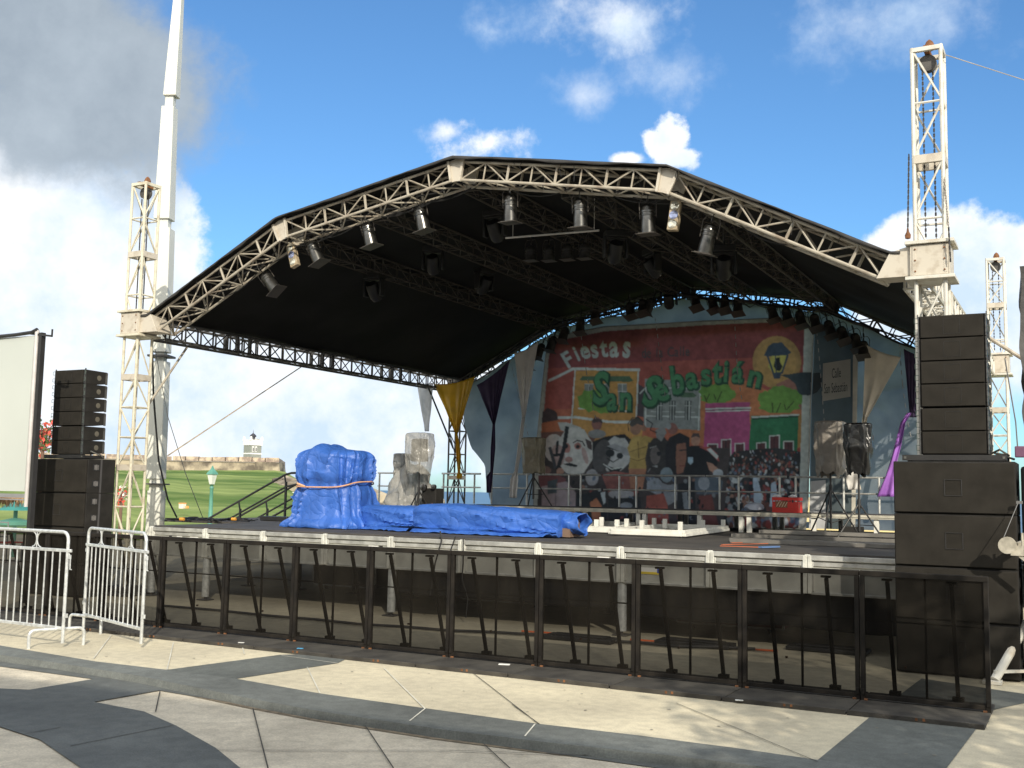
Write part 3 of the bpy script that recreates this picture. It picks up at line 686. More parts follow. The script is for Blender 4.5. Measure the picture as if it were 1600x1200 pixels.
# rear cable runs
for q in range(3):
    mb=MB(); pts=[]
    for k in range(60):
        x,z,_=prof_pt(.07+.86*k/59); pts.append((x,YB-.7-.12*q+.05*math.sin(k*.9+q),z-.22-.08*abs(math.sin(k*.45+q))-.05*q))
    mb.tube(pts,.018,5); build('cable_run',mb,lead_m,roof)
# ------------------------------------------------------------------ masts
def mast(loc,lab_,H,lean=0,inner=1,mt=white_steel,sect=(2.15,3.7,5.85),zs=HSL,sleeve_h=.42,boxmat=plate_m,top=True):
    """inner=+1: the roof lies towards +X"""
    t=thing('truss_mast',lab_,'mast',loc,'four truss masts carrying the stage roof'); t.rotation_euler=(0,lean,0)
    W_=.32; r_=.024
    m=MB(); m.box((0,0,.03),(.7,.7,.04)); m.box((0,0,.10),(.45,.45,.1)); build('base_plate',m,dark_truss,t,world=False,bevel=.005)
    m=MB(); c=[(-W_/2,-W_/2),(W_/2,-W_/2),(W_/2,W_/2),(-W_/2,W_/2)]
    for x,y in c: m.tube([(x,y,.15),(x,y,H)],r_,8)
    lev=[.15]+[s for s in sect if s<H]+[H]
    for a,b in zip(lev,lev[1:]):
        n=max(2,round((b-a)/.62)); 
        for i in range(n):
            z0_=a+(b-a)*i/n; z1_=a+(b-a)*(i+1)/n
            for k in range(4):
                p,q=c[k],c[(k+1)%4]
                if (i+k)%2: p,q=q,p
                m.tube([(p[0],p[1],z0_+.02),(q[0],q[1],z1_-.02)],.014,5)
                if i: m.tube([(c[k][0],c[k][1],z0_),(c[(k+1)%4][0],c[(k+1)%4][1],z0_)],.015,5)
    build('lattice',m,mt,t,world=False)
    for s in[x for x in sect if x<H]+[H-.03]:
        m=MB()
        for k in range(4): m.bar((*c[k],s),(*c[(k+1)%4],s),.05,.10 if s<H-.1 else .05)
        build('joint_collar',m,mt if s>H-.1 else plate_m,t,world=False,smooth=0)
    # sleeve block
    zb=zs-sleeve_h/2; bw=.42
    m=MB()
    for sy in(-1,1): m.box((0,sy*bw/2,zs),(bw-.02,.015,sleeve_h-.06)); 
    for sx in(-1,1): m.box((sx*bw/2,0,zs),(.015,bw+.01,sleeve_h-.06))
    for sx in(-1,1):
        for sy in(-1,1): m.box((sx*(bw/2-.04),sy*(bw/2+.009),zs),(.035,.006,sleeve_h-.10))
    sb=build('sleeve_block',m,boxmat,t,world=False,bevel=.004)
    for z in(zs-sleeve_h/2,zs+sleeve_h/2):
        m=MB(); m.box((.0,0,z),(bw+.12,bw+.10,.04)); build('sleeve_flange',m,mt,sb,world=False,bevel=.004)
    m=MB()
    for sx in(-.16,.16):
        for sz in(-.13,.0,.13): m.tube([(sx,-bw/2-.005,zs+sz),(sx,-bw/2-.022,zs+sz)],.011,6)
    build('bolt',m,rust_m,sb,world=False)
    # wedge plate that carries the arch
    m=MB(); s=inner
    m.prism([(s*bw/2,-.17,zs-.17),(s*(bw/2+.02),-.17,zs+.19),(s*(bw/2+.24),-.17,zs+.13),(s*(bw/2+.40),-.17,zs-.17)],(0,.34,0)); build('hinge_wedge',m,boxmat,t,world=False,bevel=.004)
    # hoist chains and head block
    for x,y in((.05,.02),(-.06,-.03)):
        m=MB(); z=zs+.3; k=0
        while z<H-.25:
            m.box((x,y,z),(.022,.007,.04) if k%2 else (.007,.022,.04)); z+=.032; k+=1
        build('hoist_chain',m,chain_m,t,world=False,smooth=0)
    if top:
        m=MB(); m.lathe([(.0,-.05),(.10,-.05),(.10,-.03),(.08,-.02),(.08,.02),(.10,.03),(.10,.05),(0,.05)],(0,0,H-.16),rot=Matrix.Rotation(R(90),3,'X'),n=18); pb=build('pulley',m,dark_truss,t,world=False)
        m=MB(); m.box((0,0,H-.02),(.06,.36,.06)); m.lathe([(.05,0),(.06,.05),(.04,.10),(.01,.13)],(0.02,0,H+.01),n=10); build('head_block',m,rust_m,t,world=False)
    return t
YM=YF+.05
mL=mast((MX0,YM,0),'front left truss mast beside the tall white stepped pole',7.13,inner=1,mt=mat('cream mast paint',(.64,.60,.48),.5,0,.25,6,c2=(.42,.36,.26),lo=.28,hi=.5))
mR=mast((MX1+.02,YM,0),'front right truss mast rising high behind the right speaker stack',7.22,inner=-1,lean=0)
mRL=mast((MX0+.1,YB,0),'rear left truss mast in shade beside the yellow drape',5.2,inner=1,mt=dark_truss,sect=(2.2,4.0),boxmat=dark_truss)  # dark paint carries the shade this mast stands in
mRR=mast((MX1+.03,YB,0),'rear right truss mast behind the right speaker stack',6.84,inner=-1)
# outer chains down the right mast
def chain(name,pts,lab_,step=.034,r=.02,m_=chain_m):
    mb=MB(); pts=[V(p) for p in pts]; k=0
    for a,b in zip(pts,pts[1:]):
        n=int((b-a).length/step)
        d=(b-a).normalized(); q=d.to_track_quat('Z','Y').to_matrix()
        for i in range(n):
            c=a.lerp(b,i/n); mb.box(c,(r,.007,.042) if k%2 else (.007,r,.042),q); k+=1
    return tag(build(name,mb,m_,smooth=0),lab_,'chain','loose hoist chains on the front right mast')
chain('hoist_chain',[(MX1-.19,YM-.2,5.9),(MX1-.21,YM-.26,4.98)],'loose dark chain hanging outside the left face of the front right mast')
chain('hoist_chain',[(MX1+.17,YM-.12,5.85),(MX1+.24,YM-.3,4.95),(MX1+.25,YM-.28,4.55)],'loose dark chain hanging outside the right face of the front right mast')
mb=MB(); mb.lathe([(.0,0),(.03,.01),(.035,.05),(.015,.09),(.01,.13)],(MX1-.21,YM-.26,4.88),n=8); tag(build('chain_hook',mb,rust_m),'small rusty hook at the end of the left loose chain','hook')
# guy wires, straps and outrigger braces
def rope(name,pts,r,m_,lab_,cat,grp=None,n=5):
    mb=MB(); mb.tube(pts,r,n); return tag(build(name,mb,m_),lab_,cat,grp)
wire_m=mat('wire rope',(.20,.20,.20),.5,.5)
rope('guy_wire',[(MX1+.2,YM,7.15),at(1600,125,D=14.5),at(1760,180,D=16.5)],.006,mat('pale wire',(.45,.42,.38),.5,.3),'thin pale guy wire running right from the top of the front right mast','wire')
strap_m=mat('tan ratchet strap',(.42,.33,.22),.85,0,.3,7)
pa=at(262,712,Y=.2); pb_=at(345,668,Y=1.2); pc=at(471,573,X=-.3)
def strap(pts,w_,lab_):
    mb=MB()
    for a,b in zip(pts,pts[1:]): mb.bar(a,b,w_,.006,up=(0,-1,.3))
    return tag(build('ratchet_strap',mb,strap_m,smooth=0),lab_,'strap')
strap([pa,pa.lerp(pc,.45),pc],.05,'long tan ratchet strap slanting from the left side truss down towards the fort')
pd=at(292,543,X=-.3); pe=at(232,632,X=-.45)
mb=MB(); mb.tube([pd,pe],.022,8); tag(build('mast_brace',mb,truss_steel),'short diagonal tube bracing the front left mast to the side truss','brace','diagonal braces of the masts')
pd=V((-.3,9.0,4.4)); pe=V((-.35,10.35,2.95))
mb=MB(); mb.tube([pd,pe],.022,8); tag(build('mast_brace',mb,dark_truss),'diagonal tube bracing the rear left mast behind the white drape','brace','diagonal braces of the masts')
p1=V((12.55,9.6,4.1)); p2=at(1600,560,D=20)
mb=MB(); mb.tube([at(1546,528,D=21),at(1600,562,D=21),at(1640,585,D=21)],.035,8); tag(build('mast_brace',mb,truss_steel),'long weathered brace slanting down to the right from the rear right mast','brace','diagonal braces of the masts')
rope('guy_wire',[at(1570,560,D=20.5),at(1587,660,D=20.5),at(1590,700,D=20.5)],.012,wire_m,'thin dark wire hanging down the right side of the rear right mast','wire')
rope('guy_wire',[at(242,545,Y=.4),at(262,650,Y=.8),at(290,740,Y=1.6),at(318,812,Y=3.0)],.007,wire_m,'thin wire curving from the front left mast to the stage wing','wire')
rope('power_cable',[at(238,545,Y=.3),at(240,620,Y=.5),at(248,720,Y=1.0),at(262,780,Y=1.6),at(276,808,Y=2.6)],.018,lead_m,'thick black cable hanging down the front left mast to the stage wing','cable')
# ------------------------------------------------------------------ the stepped white pole
pole_m=mat('off white pole enamel',(.66,.66,.60),.5,0,.06,1.2)
tp=thing('stepped_pole','very tall off white square pole of stepped tapering sections behind the left mast','monument pole',(-2.15,2.15,0))
RP=Matrix.Rotation(R(24),3,'Z')
def pseg(z0,z1,w0,w1,x0,x1,nm='pole_section'):
    vs=[]
    for z,w_,x in((z0,w0,x0),(z1,w1,x1)):
        for a,b in((-1,-1),(1,-1),(1,1),(-1,1)): vs.append(RP@V((a*w_/2,b*w_/2,0))+V((x-.14-.0*z+(.10 if z>9 else 0)*(min(z,12)-9)/3,2.15,z)))
    m=MB(); m.add(vs,[(3,2,1,0),(4,5,6,7),(0,1,5,4),(1,2,6,5),(2,3,7,6),(3,0,4,7)]); build(nm,m,pole_m,tp,smooth=0,bevel=.012)
k=.60
for a in[(-.1,1.75,.46*k,.46*k,-2.06,-2.06),(1.98,4.32,.50*k,.46*k,-2.10,-2.12),(4.50,7.03,.52*k,.50*k,-2.14,-2.20),(7.22,9.58,.54*k,.42*k,-2.24,-2.27),(9.8,12.4,.44*k,.25*k,-2.24,-2.24),(12.55,15,.26*k,.18*k,-2.24,-2.24)]: pseg(*a)
for a in[(1.7,2.03,.36*k,.36*k,-2.08,-2.08),(4.28,4.55,.3*k,.3*k,-2.13,-2.13),(6.99,7.26,.34*k,.34*k,-2.22,-2.22),(9.54,9.85,.28*k,.28*k,-2.26,-2.26),(12.35,12.6,.15,.15,-2.24,-2.24)]: pseg(*a,nm='pole_neck')
m=MB(); m.box((-2.26,2.15,4.42),(.42,.42,.04),RP); m.box((-2.21,2.15,1.88),(.38,.38,.03),RP); build('collar_ring',m,dark_truss,tp,smooth=0)
# dark scaffold tower wrapped in cloth at the right border
tw=thing('wrapped_tower','dark cloth wrapped truss tower with a winch standing at the right border of the view','tower',(13.62,-.6,0))
m=MB()
for x,y in((13.50,-.62),(13.82,-.62),(13.50,-.3),(13.82,-.3)): m.tube([(x,y,.1),(x,y,4.35)],.03,8)
for i in range(12):
    z=.3+i*.34
    for a,b in(((13.5,-.62),(13.82,-.62)),((13.5,-.3),(13.82,-.3)),((13.5,-.62),(13.5,-.3))): m.tube([(*a,z),(*b,z+.3)],.013,5)
build('lattice',m,truss_steel,tw)
def wf(u,v):
    s=u*4; z=.25+4.15*v; c=[(13.44,-.68),(13.9,-.68),(13.9,-.22),(13.44,-.22)]
    a=c[int(s)%4]; b=c[(int(s)+1)%4]; k=s-int(s); x=a[0]+(b[0]-a[0])*k; y=a[1]+(b[1]-a[1])*k
    q=.022*noise.noise(V((x*6,y*6,z*3)))*2
    return V((x+q,y+q*.7,z))
m=MB(); m.grid(wf,40,60,closed=True); build('cloth_wrap',m,mat('grey black tower wrap',(.07,.068,.066),.6,0,.5,3,bump=.4,bscale=12),tw)
m=MB(); m.box((13.68,-.58,1.12),(.56,.72,2.2)); build('base_skirt',m,cloth_b,tw,bevel=.03)
m=MB(); m.tube([(13.5,-.65,.75),(13.12,-1.2,.04)],.045,10); m.box((13.1,-1.22,.02),(.18,.18,.03)); m.bar((13.12,-1.2,.12),(13.7,-.7,.12),.03,.03); build('outrigger',m,white_steel,tw)
wn=mat('cast winch metal',(.50,.46,.38),.5,.3,.3,12)
wc=at(1574,852,Y=-1.35)
m=MB(); RX=Matrix.Rotation(R(90),3,'X')
m.lathe([(.0,-.04),(.085,-.04),(.085,-.025),(.05,-.02),(.05,.02),(.085,.025),(.085,.04),(0,.04)],wc,rot=RX,n=20); wnn=build('winch_drum',m,wn,tw)
m=MB(); m.box(wc+V((.09,.02,-.05)),(.12,.10,.10)); m.bar(wc+V((.05,0,-.05)),wc+V((.3,0,-.26)),.03,.03); m.bar(wc+V((.1,.05,0)),(13.5,-.62,1.45),.05,.06); m.tube([wc+V((.14,-.02,.0)),wc+V((.14,-.02,.13))],.012,6); build('winch_frame',m,wn,wnn,smooth=0)
m=MB(); m.tube([wc+V((-.03,-.01,.08)),at(1591,785,Y=-1.1)],.004,5); m.box(at(1593,785,Y=-1.1),(.06,.03,.03)); build('winch_cable',m,wire_m,wnn)
m=MB(); m.box(at(1597,706,Y=-.75),(.14,.05,.12)); build('clamp',m,mat('magenta clamp',(.16,.07,.13),.5),tw,bevel=.01)
# ------------------------------------------------------------------ crowd barricade
perf_m=mat('dirty perforated steel sheet',(.020,.0175,.014),.9,0,.5,2.5,detail=10,alpha=.82,bump=0,c2=(.006,.0055,.005),spec=.02,stretch=(1,1,.35))
bar_m=mat('worn black barricade steel',(.022,.0185,.015),.75,.0,.5,7,c2=(.009,.008,.0075),spec=.2)
plate_b=mat('scuffed checker plate',(.070,.064,.054),.8,0,.35,3,detail=10,c2=(.030,.027,.024),bump=.4,bscale=60)
SB=1.10; YBAR=-3.0
def barricade():
    t=thing('crowd_barricade','x','barricade',(0,0,0),'crowd barricade panels along the stage front')
    m=MB(); m.box((0,-.33,.012),(SB-.012,.72,.024)); m.box((0,.22,.012),(SB-.012,.44,.024)); m.box((0,-.685,.02),(SB-.014,.02,.045)); build('base_plate',m,plate_b,t,world=False,bevel=.003)
    m=MB(); m.add([V((-SB/2+.045,0,.06)),V((SB/2-.045,0,.06)),V((SB/2-.045,0,1.15)),V((-SB/2+.045,0,1.15))],[(0,1,2,3)]); build('mesh_panel',m,perf_m,t,world=False,smooth=0)
    m=MB(); m.bar((-SB/2+.04,0,.06),(SB/2-.04,0,.06),.03,.04); build('bottom_rail',m,bar_m,t,world=False,bevel=.004)
    m=MB(); m.bar((-SB/2+.003,0,1.165),(SB/2-.003,0,1.165),.055,.05); build('top_rail',m,bar_m,t,world=False,bevel=.006)
    for s in(-1,1):
        m=MB(); m.bar((s*(SB/2-.024),0,.02),(s*(SB/2-.024),0,1.14),.04,.05); m.box((s*(SB/2-.024),-.03,.10),(.03,.012,.06)); build('post',m,bar_m,t,world=False,bevel=.004)
    m=MB(); m.bar((0.02,.012,.06),(0.02,.012,1.14),.02,.02); m.bar((-SB/2+.04,.012,.74),(SB/2-.04,.012,.74),.014,.014); build('stiffener',m,bar_m,t,world=False,smooth=0)
    for x in(-.31,.24):
        m=MB(); m.bar((x,.05,1.10),(x,.40,.06),.036,.03,up=(0,1,0)); m.box((x,.03,1.115),(.09,.05,.02)); m.box((x,.41,.04),(.10,.08,.04)); build('strut',m,bar_m,t,world=False,bevel=.003)
    m=MB(); m.box((-.2,.30,.30),(.02,.02,.02)); 
    for x in(-SB/2+.05,SB/2-.05): m.box((x,-.03,.032),(.03,.02,.014))
    for x in(-.03,.03): m.box((x+.05,-.697,.028),(.02,.008,.022)); m.box((x+.05,-.66,.028),(.02,.03,.008))
    build('rusty_latch',m,rust_m,t,world=False,smooth=0)
    return t
ordw=['first','second','third','fourth','fifth','sixth','seventh','eighth','ninth','tenth','eleventh','twelfth','thirteenth']
br=barricade(); X0=3.32+SB*8.5
br.location=(X0,YBAR,0); br['label']='rightmost black barricade panel in front of the right speaker stack'
for i in range(1,12):
    x=X0-SB*i; ext={1:' before the right stack corner',4:' with the coloured sticker behind it',9:' beside the right crowd fence',10:' behind the right crowd fence',11:' behind the left crowd fence'}.get(i,'')
    dup(br,(x,YBAR,0),f'{ordw[i]} black perforated barricade panel from the right end{ext}',(0,0,R(random.uniform(-.25,.25))))
# litter on the base plates
def litter(px,py,s,c,lab_):
    p=at(px,py,Z=.03); m=MB(); m.box(p,(s,s*.5,.006),Matrix.Rotation(R(20),3,'Z')); tag(build('litter',m,mat('litter '+lab_,c,.6),smooth=0),lab_,'litter','litter on the barricade base plates')
litter(469,1013,.07,(.1,.4,.7),'small blue scrap on a barricade base plate'); litter(788,1038,.12,(.8,.8,.78),'white paper scrap on the middle barricade base plates'); litter(377,1004,.07,(.8,.8,.78),'white scrap on the left barricade base plates'); litter(1155,1094,.07,(.8,.8,.78),'white scrap near the right end of the barricade base'); litter(1413,934,.03,(.8,.8,.78),'tiny white tag on the right end of the barricade')
# orange cables and planks behind the barricade
for k,(pts,lab_) in enumerate([([(815,986),(850,988),(888,992),(930,999)],'orange cable lying behind the middle barricade panels'),([(985,999),(1040,1003),(1090,1009),(1215,1017)],'orange cable lying behind the right barricade panels')]):
    mb=MB(); mb.tube([at(x,y,Z=.02)+V((0,0,0)) for x,y in pts],.012,6); tag(build('orange_cable',mb,orange_m),lab_,'cable','orange cables behind the barricade')
mb=MB(); pts=[at(x,y,Z=.03) for x,y in[(250,946),(420,962),(560,975),(700,985),(840,992),(930,1000),(1060,1010),(1180,1014)]]
for a,b in zip(pts,pts[1:]): mb.tube([a,a.lerp(b,.5)+V((0,.06,.0)),b],.02,6)
tag(build('power_cable',mb,lead_m),'long black power cable on the ground between barricade and stage','cable')
for px,lab_ in((900,'left'),(1080,'middle'),(1290,'right')):
    p=at(px,1003+(px-900)*.045,Z=.0); m=MB(); m.box((p.x,p.y+.15,.03),(.95,.35,.05)); m.box((p.x,p.y+.15,.065),(.75,.18,.02)); tag(build('cable_ramp',m,lead_m,bevel=.01),f'{lab_} black cable ramp between barricade and stage','cable ramp','cable ramps')
# ------------------------------------------------------------------ crowd fences
def fence(L_,H,nb,z0=.215):
    t=thing('crowd_fence','x','fence',(0,0,0),'galvanised crowd fences')
    r=.019
    m=MB(); pts=[(0,0,.05)]+[(0,0,H-.1)]
    for k in range(5): a=PI/2*k/4; pts.append((.09-.09*math.cos(a),0,H-.09+.09*math.sin(a)))
    for k in range(5): a=PI/2*k/4; pts.append((L_-.09+.09*math.sin(a),0,H-.09+.09*math.cos(a)))
    pts.append((L_,0,.05)); m.tube(pts,r,10); build('hoop_frame',m,galv_m,t,world=False)
    for z in(H-.21,z0):
        m=MB(); m.bar((-.05 if z>.5 else 0,0,z),(L_+.06 if z>.5 else L_,0,z),.03,.035); build('cross_rail',m,galv_m,t,world=False,bevel=.004)
    for i in range(nb):
        x=L_*(i+1)/(nb+1); m=MB(); m.tube([(x,0,z0+.015),(x,0,H-.225)],.0085,8); build('upright_bar',m,galv_m,t,world=False)
    m=MB(); m.tube([(L_/2,0,H-.19),(L_/2,0,H-.01)],.009,8); build('upright_bar',m,galv_m,t,world=False)
    for x in(L_*.24,L_*.76):
        m=MB(); m.tube([(x,0,H-.19),(x,0,H-.01)],.007,6)
        for s in(-1,1):
            m.tube([(x+s*(.075-.068*math.cos(a)),0,H-.10+.085*math.sin(a)) for a in[R(-90+18*k) for k in range(11)]],.007,6)
        build('ornament',m,galv_m,t,world=False)
    m=MB()
    for x in(0,L_):
        for z in(.36,H-.28): m.box((x+(.03 if x else -.03),0,z),(.05,.02,.045))
    m.tube([(L_+.02,0,H-.24),(L_+.05,0,H-.27),(L_+.055,0,H-.42),(L_+.08,0,H-.42)],.008,6)
    build('hook',m,galv_m,t,world=False)
    return t
def foot(t,c,dirv,l=.6,hh=.2):
    m=MB(); d=V(dirv).normalized(); a=V(c)-d*l/2; b=V(c)+d*l/2; pts=[V((a.x,a.y,0))]
    for k in range(5): q=PI/2*k/4; pts.append(V((a.x,a.y,hh-.06+.06*math.sin(q)))+d*(.06-.06*math.cos(q)))
    for k in range(5): q=PI/2*k/4; pts.append(V((b.x,b.y,hh-.06+.06*math.cos(q)))-d*(.06-.06*math.sin(q)))
    pts.append(V((b.x,b.y,0))); m.tube(pts,.019,10); build('foot',m,galv_m,t,world=False)
p=at(97,1012,Z=0); q=at(65,1018.5,Z=0); f1=fence(2.3,1.30,17); d1=V((1,-.03,0)).normalized()
f1.location=(p.x-2.3*d1.x,p.y-2.3*d1.y,0); f1.rotation_euler=(0,0,math.atan2(d1.y,d1.x)); f1['label']='left galvanised crowd fence cut off by the left border of the view'
foot(f1,(2.3-.1,0,0),(.22,.55,0)); foot(f1,(.15,0,0),(.1,.55,0))
a=at(130,987,Z=0); b=at(220,1013,Z=0); dl=(b-a); f2=fence(dl.length,1.30,12); f2.location=a; f2.rotation_euler=(0,0,math.atan2(dl.y,dl.x)); f2['label']='right galvanised crowd fence standing turned towards the barricade'
foot(f2,(.05,0,0),(math.cos(.3),math.sin(.3),0))
# ------------------------------------------------------------------ speakers
def subw(w_,d_,h_,side=True):
    t=thing('subwoofer','x','speaker',(0,0,0))
    m=MB(); m.box((0,d_/2+.015,h_/2),(w_,d_-.03,h_+.001)); build('cabinet',m,blackbox_m,t,world=False,bevel=.008)
    m=MB(); m.box((0,.012,h_/2),(w_-.02,.03,h_-.03)); g=build('front_grille',m,grille_m,t,world=False,bevel=.006)
    m=MB(); a=.085
    for p_,q_ in(((-a,-a),(a,-a)),((a,-a),(a,a)),((-a,a),(a,a)),((-a,-a),(-a,a))): m.bar((p_[0],-.006,h_/2+p_[1]),(q_[0],-.006,h_/2+q_[1]),.010,.007)
    build('badge',m,black_m,g,world=False,smooth=0)
    for y in(.12,.24) if side else ():
        pass
    for z in(h_*.28,h_*.76):
        for s in(-1,1):
            m=MB(); m.box((s*(w_/2+.001),.20,z),(.004,.14,.11)); hp=build('handle_cup',m,lead_m,t,world=False,smooth=0)
            m=MB(); m.box((s*(w_/2+.004),.20,z),(.006,.09,.075)); m.box((s*(w_/2+.007),.195,z),(.004,.03,.09),mi=0); build('handle_plate',m,mat('scuffed grey handle plate',(.20,.19,.18),.45,.3,.3,20),hp,world=False,smooth=0)
    m=MB()
    for s in(-1,1): m.box((s*(w_/2+.002),.30,h_/2),(.005,.035,h_-.01))
    build('side_runner',m,mat('grey runner',(.075,.073,.075),.5),t,world=False,smooth=0)
    return t
def lineel(w_,d_,h_):
    t=thing('line_array_speaker','x','speaker',(0,0,0))
    hr=h_*.86
    m=MB(); g=h_*.5
    q=[(0.03,.0),(d_*.5,0.),(d_,(h_-hr)*.9),(d_,h_-.004),(.03,h_-.0005)]
    m.prism([V((-w_/2,y,z)) for y,z in q],(w_,0,0)); build('cabinet',m,blackbox_m,t,world=False,bevel=.005)
    m=MB(); m.box((0,.016,h_/2),(w_-.035,.03,h_-.012)); gg=build('front_grille',m,grille_m,t,world=False,bevel=.005)
    m=MB(); a=h_*.33
    for p_,q_ in(((-a,-a),(a,-a)),((a,-a),(a,a)),((-a,a),(a,a)),((-a,-a),(-a,a))): m.bar((p_[0]+.0,-.001,h_/2+p_[1]),(q_[0],-.001,h_/2+q_[1]),.003,.003)
    build('badge',m,black_m,gg,world=False,smooth=0)
    for s in(-1,1):
        rs_m=mat('rigging steel',(.13,.13,.13),.4,.6,.3,20)
        m=MB(); m.box((s*(w_/2+.006),.03,h_/2),(.014,.04,h_-.01)); m.bar((s*(w_/2+.012),.03,h_*.9),(s*(w_/2+.012),.03,h_*1.08),.012,.02); build('rigging_rail',m,rs_m,t,world=False,smooth=0)
        m=MB(); m.box((s*(w_/2+.006),d_-.02,h_/2),(.014,.04,hr+.0)); build('rigging_rail',m,rs_m,t,world=False,smooth=0)
    m=MB()
    for s in(-1,1):
        for z in(.25,.75): m.tube([(s*(w_/2+.01),.0,h_*z-.02),(s*(w_/2+.045),.0,h_*z-.02),(s*(w_/2+.045),.0,h_*z+.035),(s*(w_/2+.01),.0,h_*z+.035)],.004,4)
    build('latch_pin',m,mat('latch steel',(.10,.14,.12),.4,.5),t,world=False)
    m=MB()
    for s in(-1,1): m.lathe([(0,0),(.045,0),(.045,.004),(0,.004)],(s*(w_/2+.0),d_*.66,h_*.5),rot=Matrix.Rotation(R(90)*s,3,'Y'),n=14)
    build('handle_recess',m,mat('handle recess',(.11,.10,.08),.6),t,world=False)
    return t
def bumper(x,y,z,w_,lab_):
    t=thing('rigging_frame',lab_,'rigging frame',(x,y,z))
    m=MB(); 
    for yy in(0,.4): m.box((x,y+yy,z+.035),(w_,.04,.06))
    for k in range(5): m.box((x-w_/2+.03+(w_-.06)*k/4,y+.2,z+.035),(.03,.4,.05))
    build('frame_bars',m,black_m,t,smooth=0)
    m=MB()
    for k in(-1,1): m.box((x+k*(w_/2-.03),y-.022,z+.035),(.025,.006,.025))
    m.tube([(x+w_*.3,y+.3,z+.07),(x+w_*.42,y+.2,z+.13),(x+w_*.5,y+.3,z+.07),(x+w_*.36,y+.42,z+.10),(x+w_*.55,y+.35,z+.03)],.012,6)
    build('cable_loop',m,mat('pale fitting',(.10,.10,.09),.5),t)
pos=['bottom','second from bottom','third from bottom','top']
s0=subw(1.22,.72,.562); s0['group']='subwoofers of the right stack'; s0['label']='bottom subwoofer of the right speaker stack behind the barricade'
s0.location=(12.745,-1.0,.01); k=1
for i in range(1,4): dup(s0,(12.745,-1.0,.01+.565*i),f'{pos[i]} subwoofer of the right speaker stack')
s1=subw(1.30,.60,.562); s1['group']='subwoofers of the left stack'; s1['label']='bottom subwoofer of the left speaker stack behind the crowd fences'; s1.location=(-1.19,-1.0,.01)
for i in range(1,4): dup(s1,(-1.19,-1.0,.01+.565*i),f'{pos[i]} subwoofer of the left speaker stack')
pos6=['bottom','second from bottom','third from bottom','third from top','second from top','top']
bumper(12.75,-.92,2.275,1.05,'low black rigging frame between right subwoofers and line array'); bumper(-1.15,-.95,2.275,.95,'low black rigging frame with cables on the left subwoofers')
l0=lineel(.68,.45,.253); l0['group']='line array speakers of the right stack'; l0.location=(12.75,-.86,2.35); l0['label']='bottom line array speaker of the right stack'
for i in range(1,6): dup(l0,(12.75,-.86+.000*i,2.35+.254*i+(.012 if i>1 else 0)),f'{pos6[i]} line array speaker of the right stack')
l1=lineel(.70,.50,.236); l1['group']='line array speakers of the left stack'; l1.location=(-1.13,-.95,2.345); l1['label']='bottom line array speaker of the left stack'; l1.rotation_euler=(R(.8),0,0)
zz=2.345
for i in range(1,6):
    zz+=.236+(.012 if i==2 else 0); dup(l1,(-1.13+.0*i,-.95-.004*i,zz),f'{pos6[i]} line array speaker of the left stack',(R(.8-.3*i),0,0))
# ------------------------------------------------------------------ projection screen at the left border
YS=-2.0
pr=at(58,522,Y=YS); pb2=at(42,782,Y=YS)
ps=thing('projection_screen','large pale projection screen in a tube frame at the left border','screen',(pr.x-1.6,YS,0))
xr=pr.x; zt=pr.z; zb=at(44,770,Y=YS).z; xl=xr-3.4
m=MB(); m.box(((xl+xr)/2-.03,YS+.01,(zt+zb)/2),(xr-xl-.08,.012,zt-zb-.04)); build('screen_cloth',m,mat('projection cloth',(.50,.53,.50),.9,0,.04,.8),ps,smooth=0)
m=MB(); m.tube([(xr,YS,zb-.22),(xr,YS,zt+.06)],.035,10); m.tube([(xl,YS,.0),(xl,YS,zt+.06)],.035,10); build('side_tube',m,mat('pale alu tube',(.72,.68,.66),.35,.4,.1,9),ps)
m=MB(); m.bar((xr+.085,YS+.03,.0),(xr+.085,YS+.03,zt+.02),.07,.08); m.bar((xr+.03,YS+.05,.0),(xr+.03,YS+.05,zb),.05,.05); build('mast_leg',m,black_m,ps,smooth=0)
m=MB(); m.tube([(xl,YS-.02,zt-.02),(xl+2.2,YS-.02,zt+.0),(xr-.5,YS-.02,zt+.01),(xr-.1,YS-.02,zt+.03),(xr+.02,YS-.02,zt+.07)],.03,8); build('top_roll',m,black_m,ps)
m=MB(); m.bar((xr-.2,YS,zt+.02),(xr+.35,YS,zt-.05),.03,.03); m.bar((xr+.35,YS,zt-.06),(xr+.35,YS,zt+.06),.02,.02); build('top_bracket',m,black_m,ps,smooth=0)
m=MB(); m.bar((xl,YS,zb-.05),(xr,YS,zb-.05),.05,.06); m.bar((xl,YS-.02,zb-.10),(xr-.03,YS-.02,zb-.11),.02,.02); build('bottom_bar',m,mat('grey bar',(.25,.25,.26),.5),ps,smooth=0)
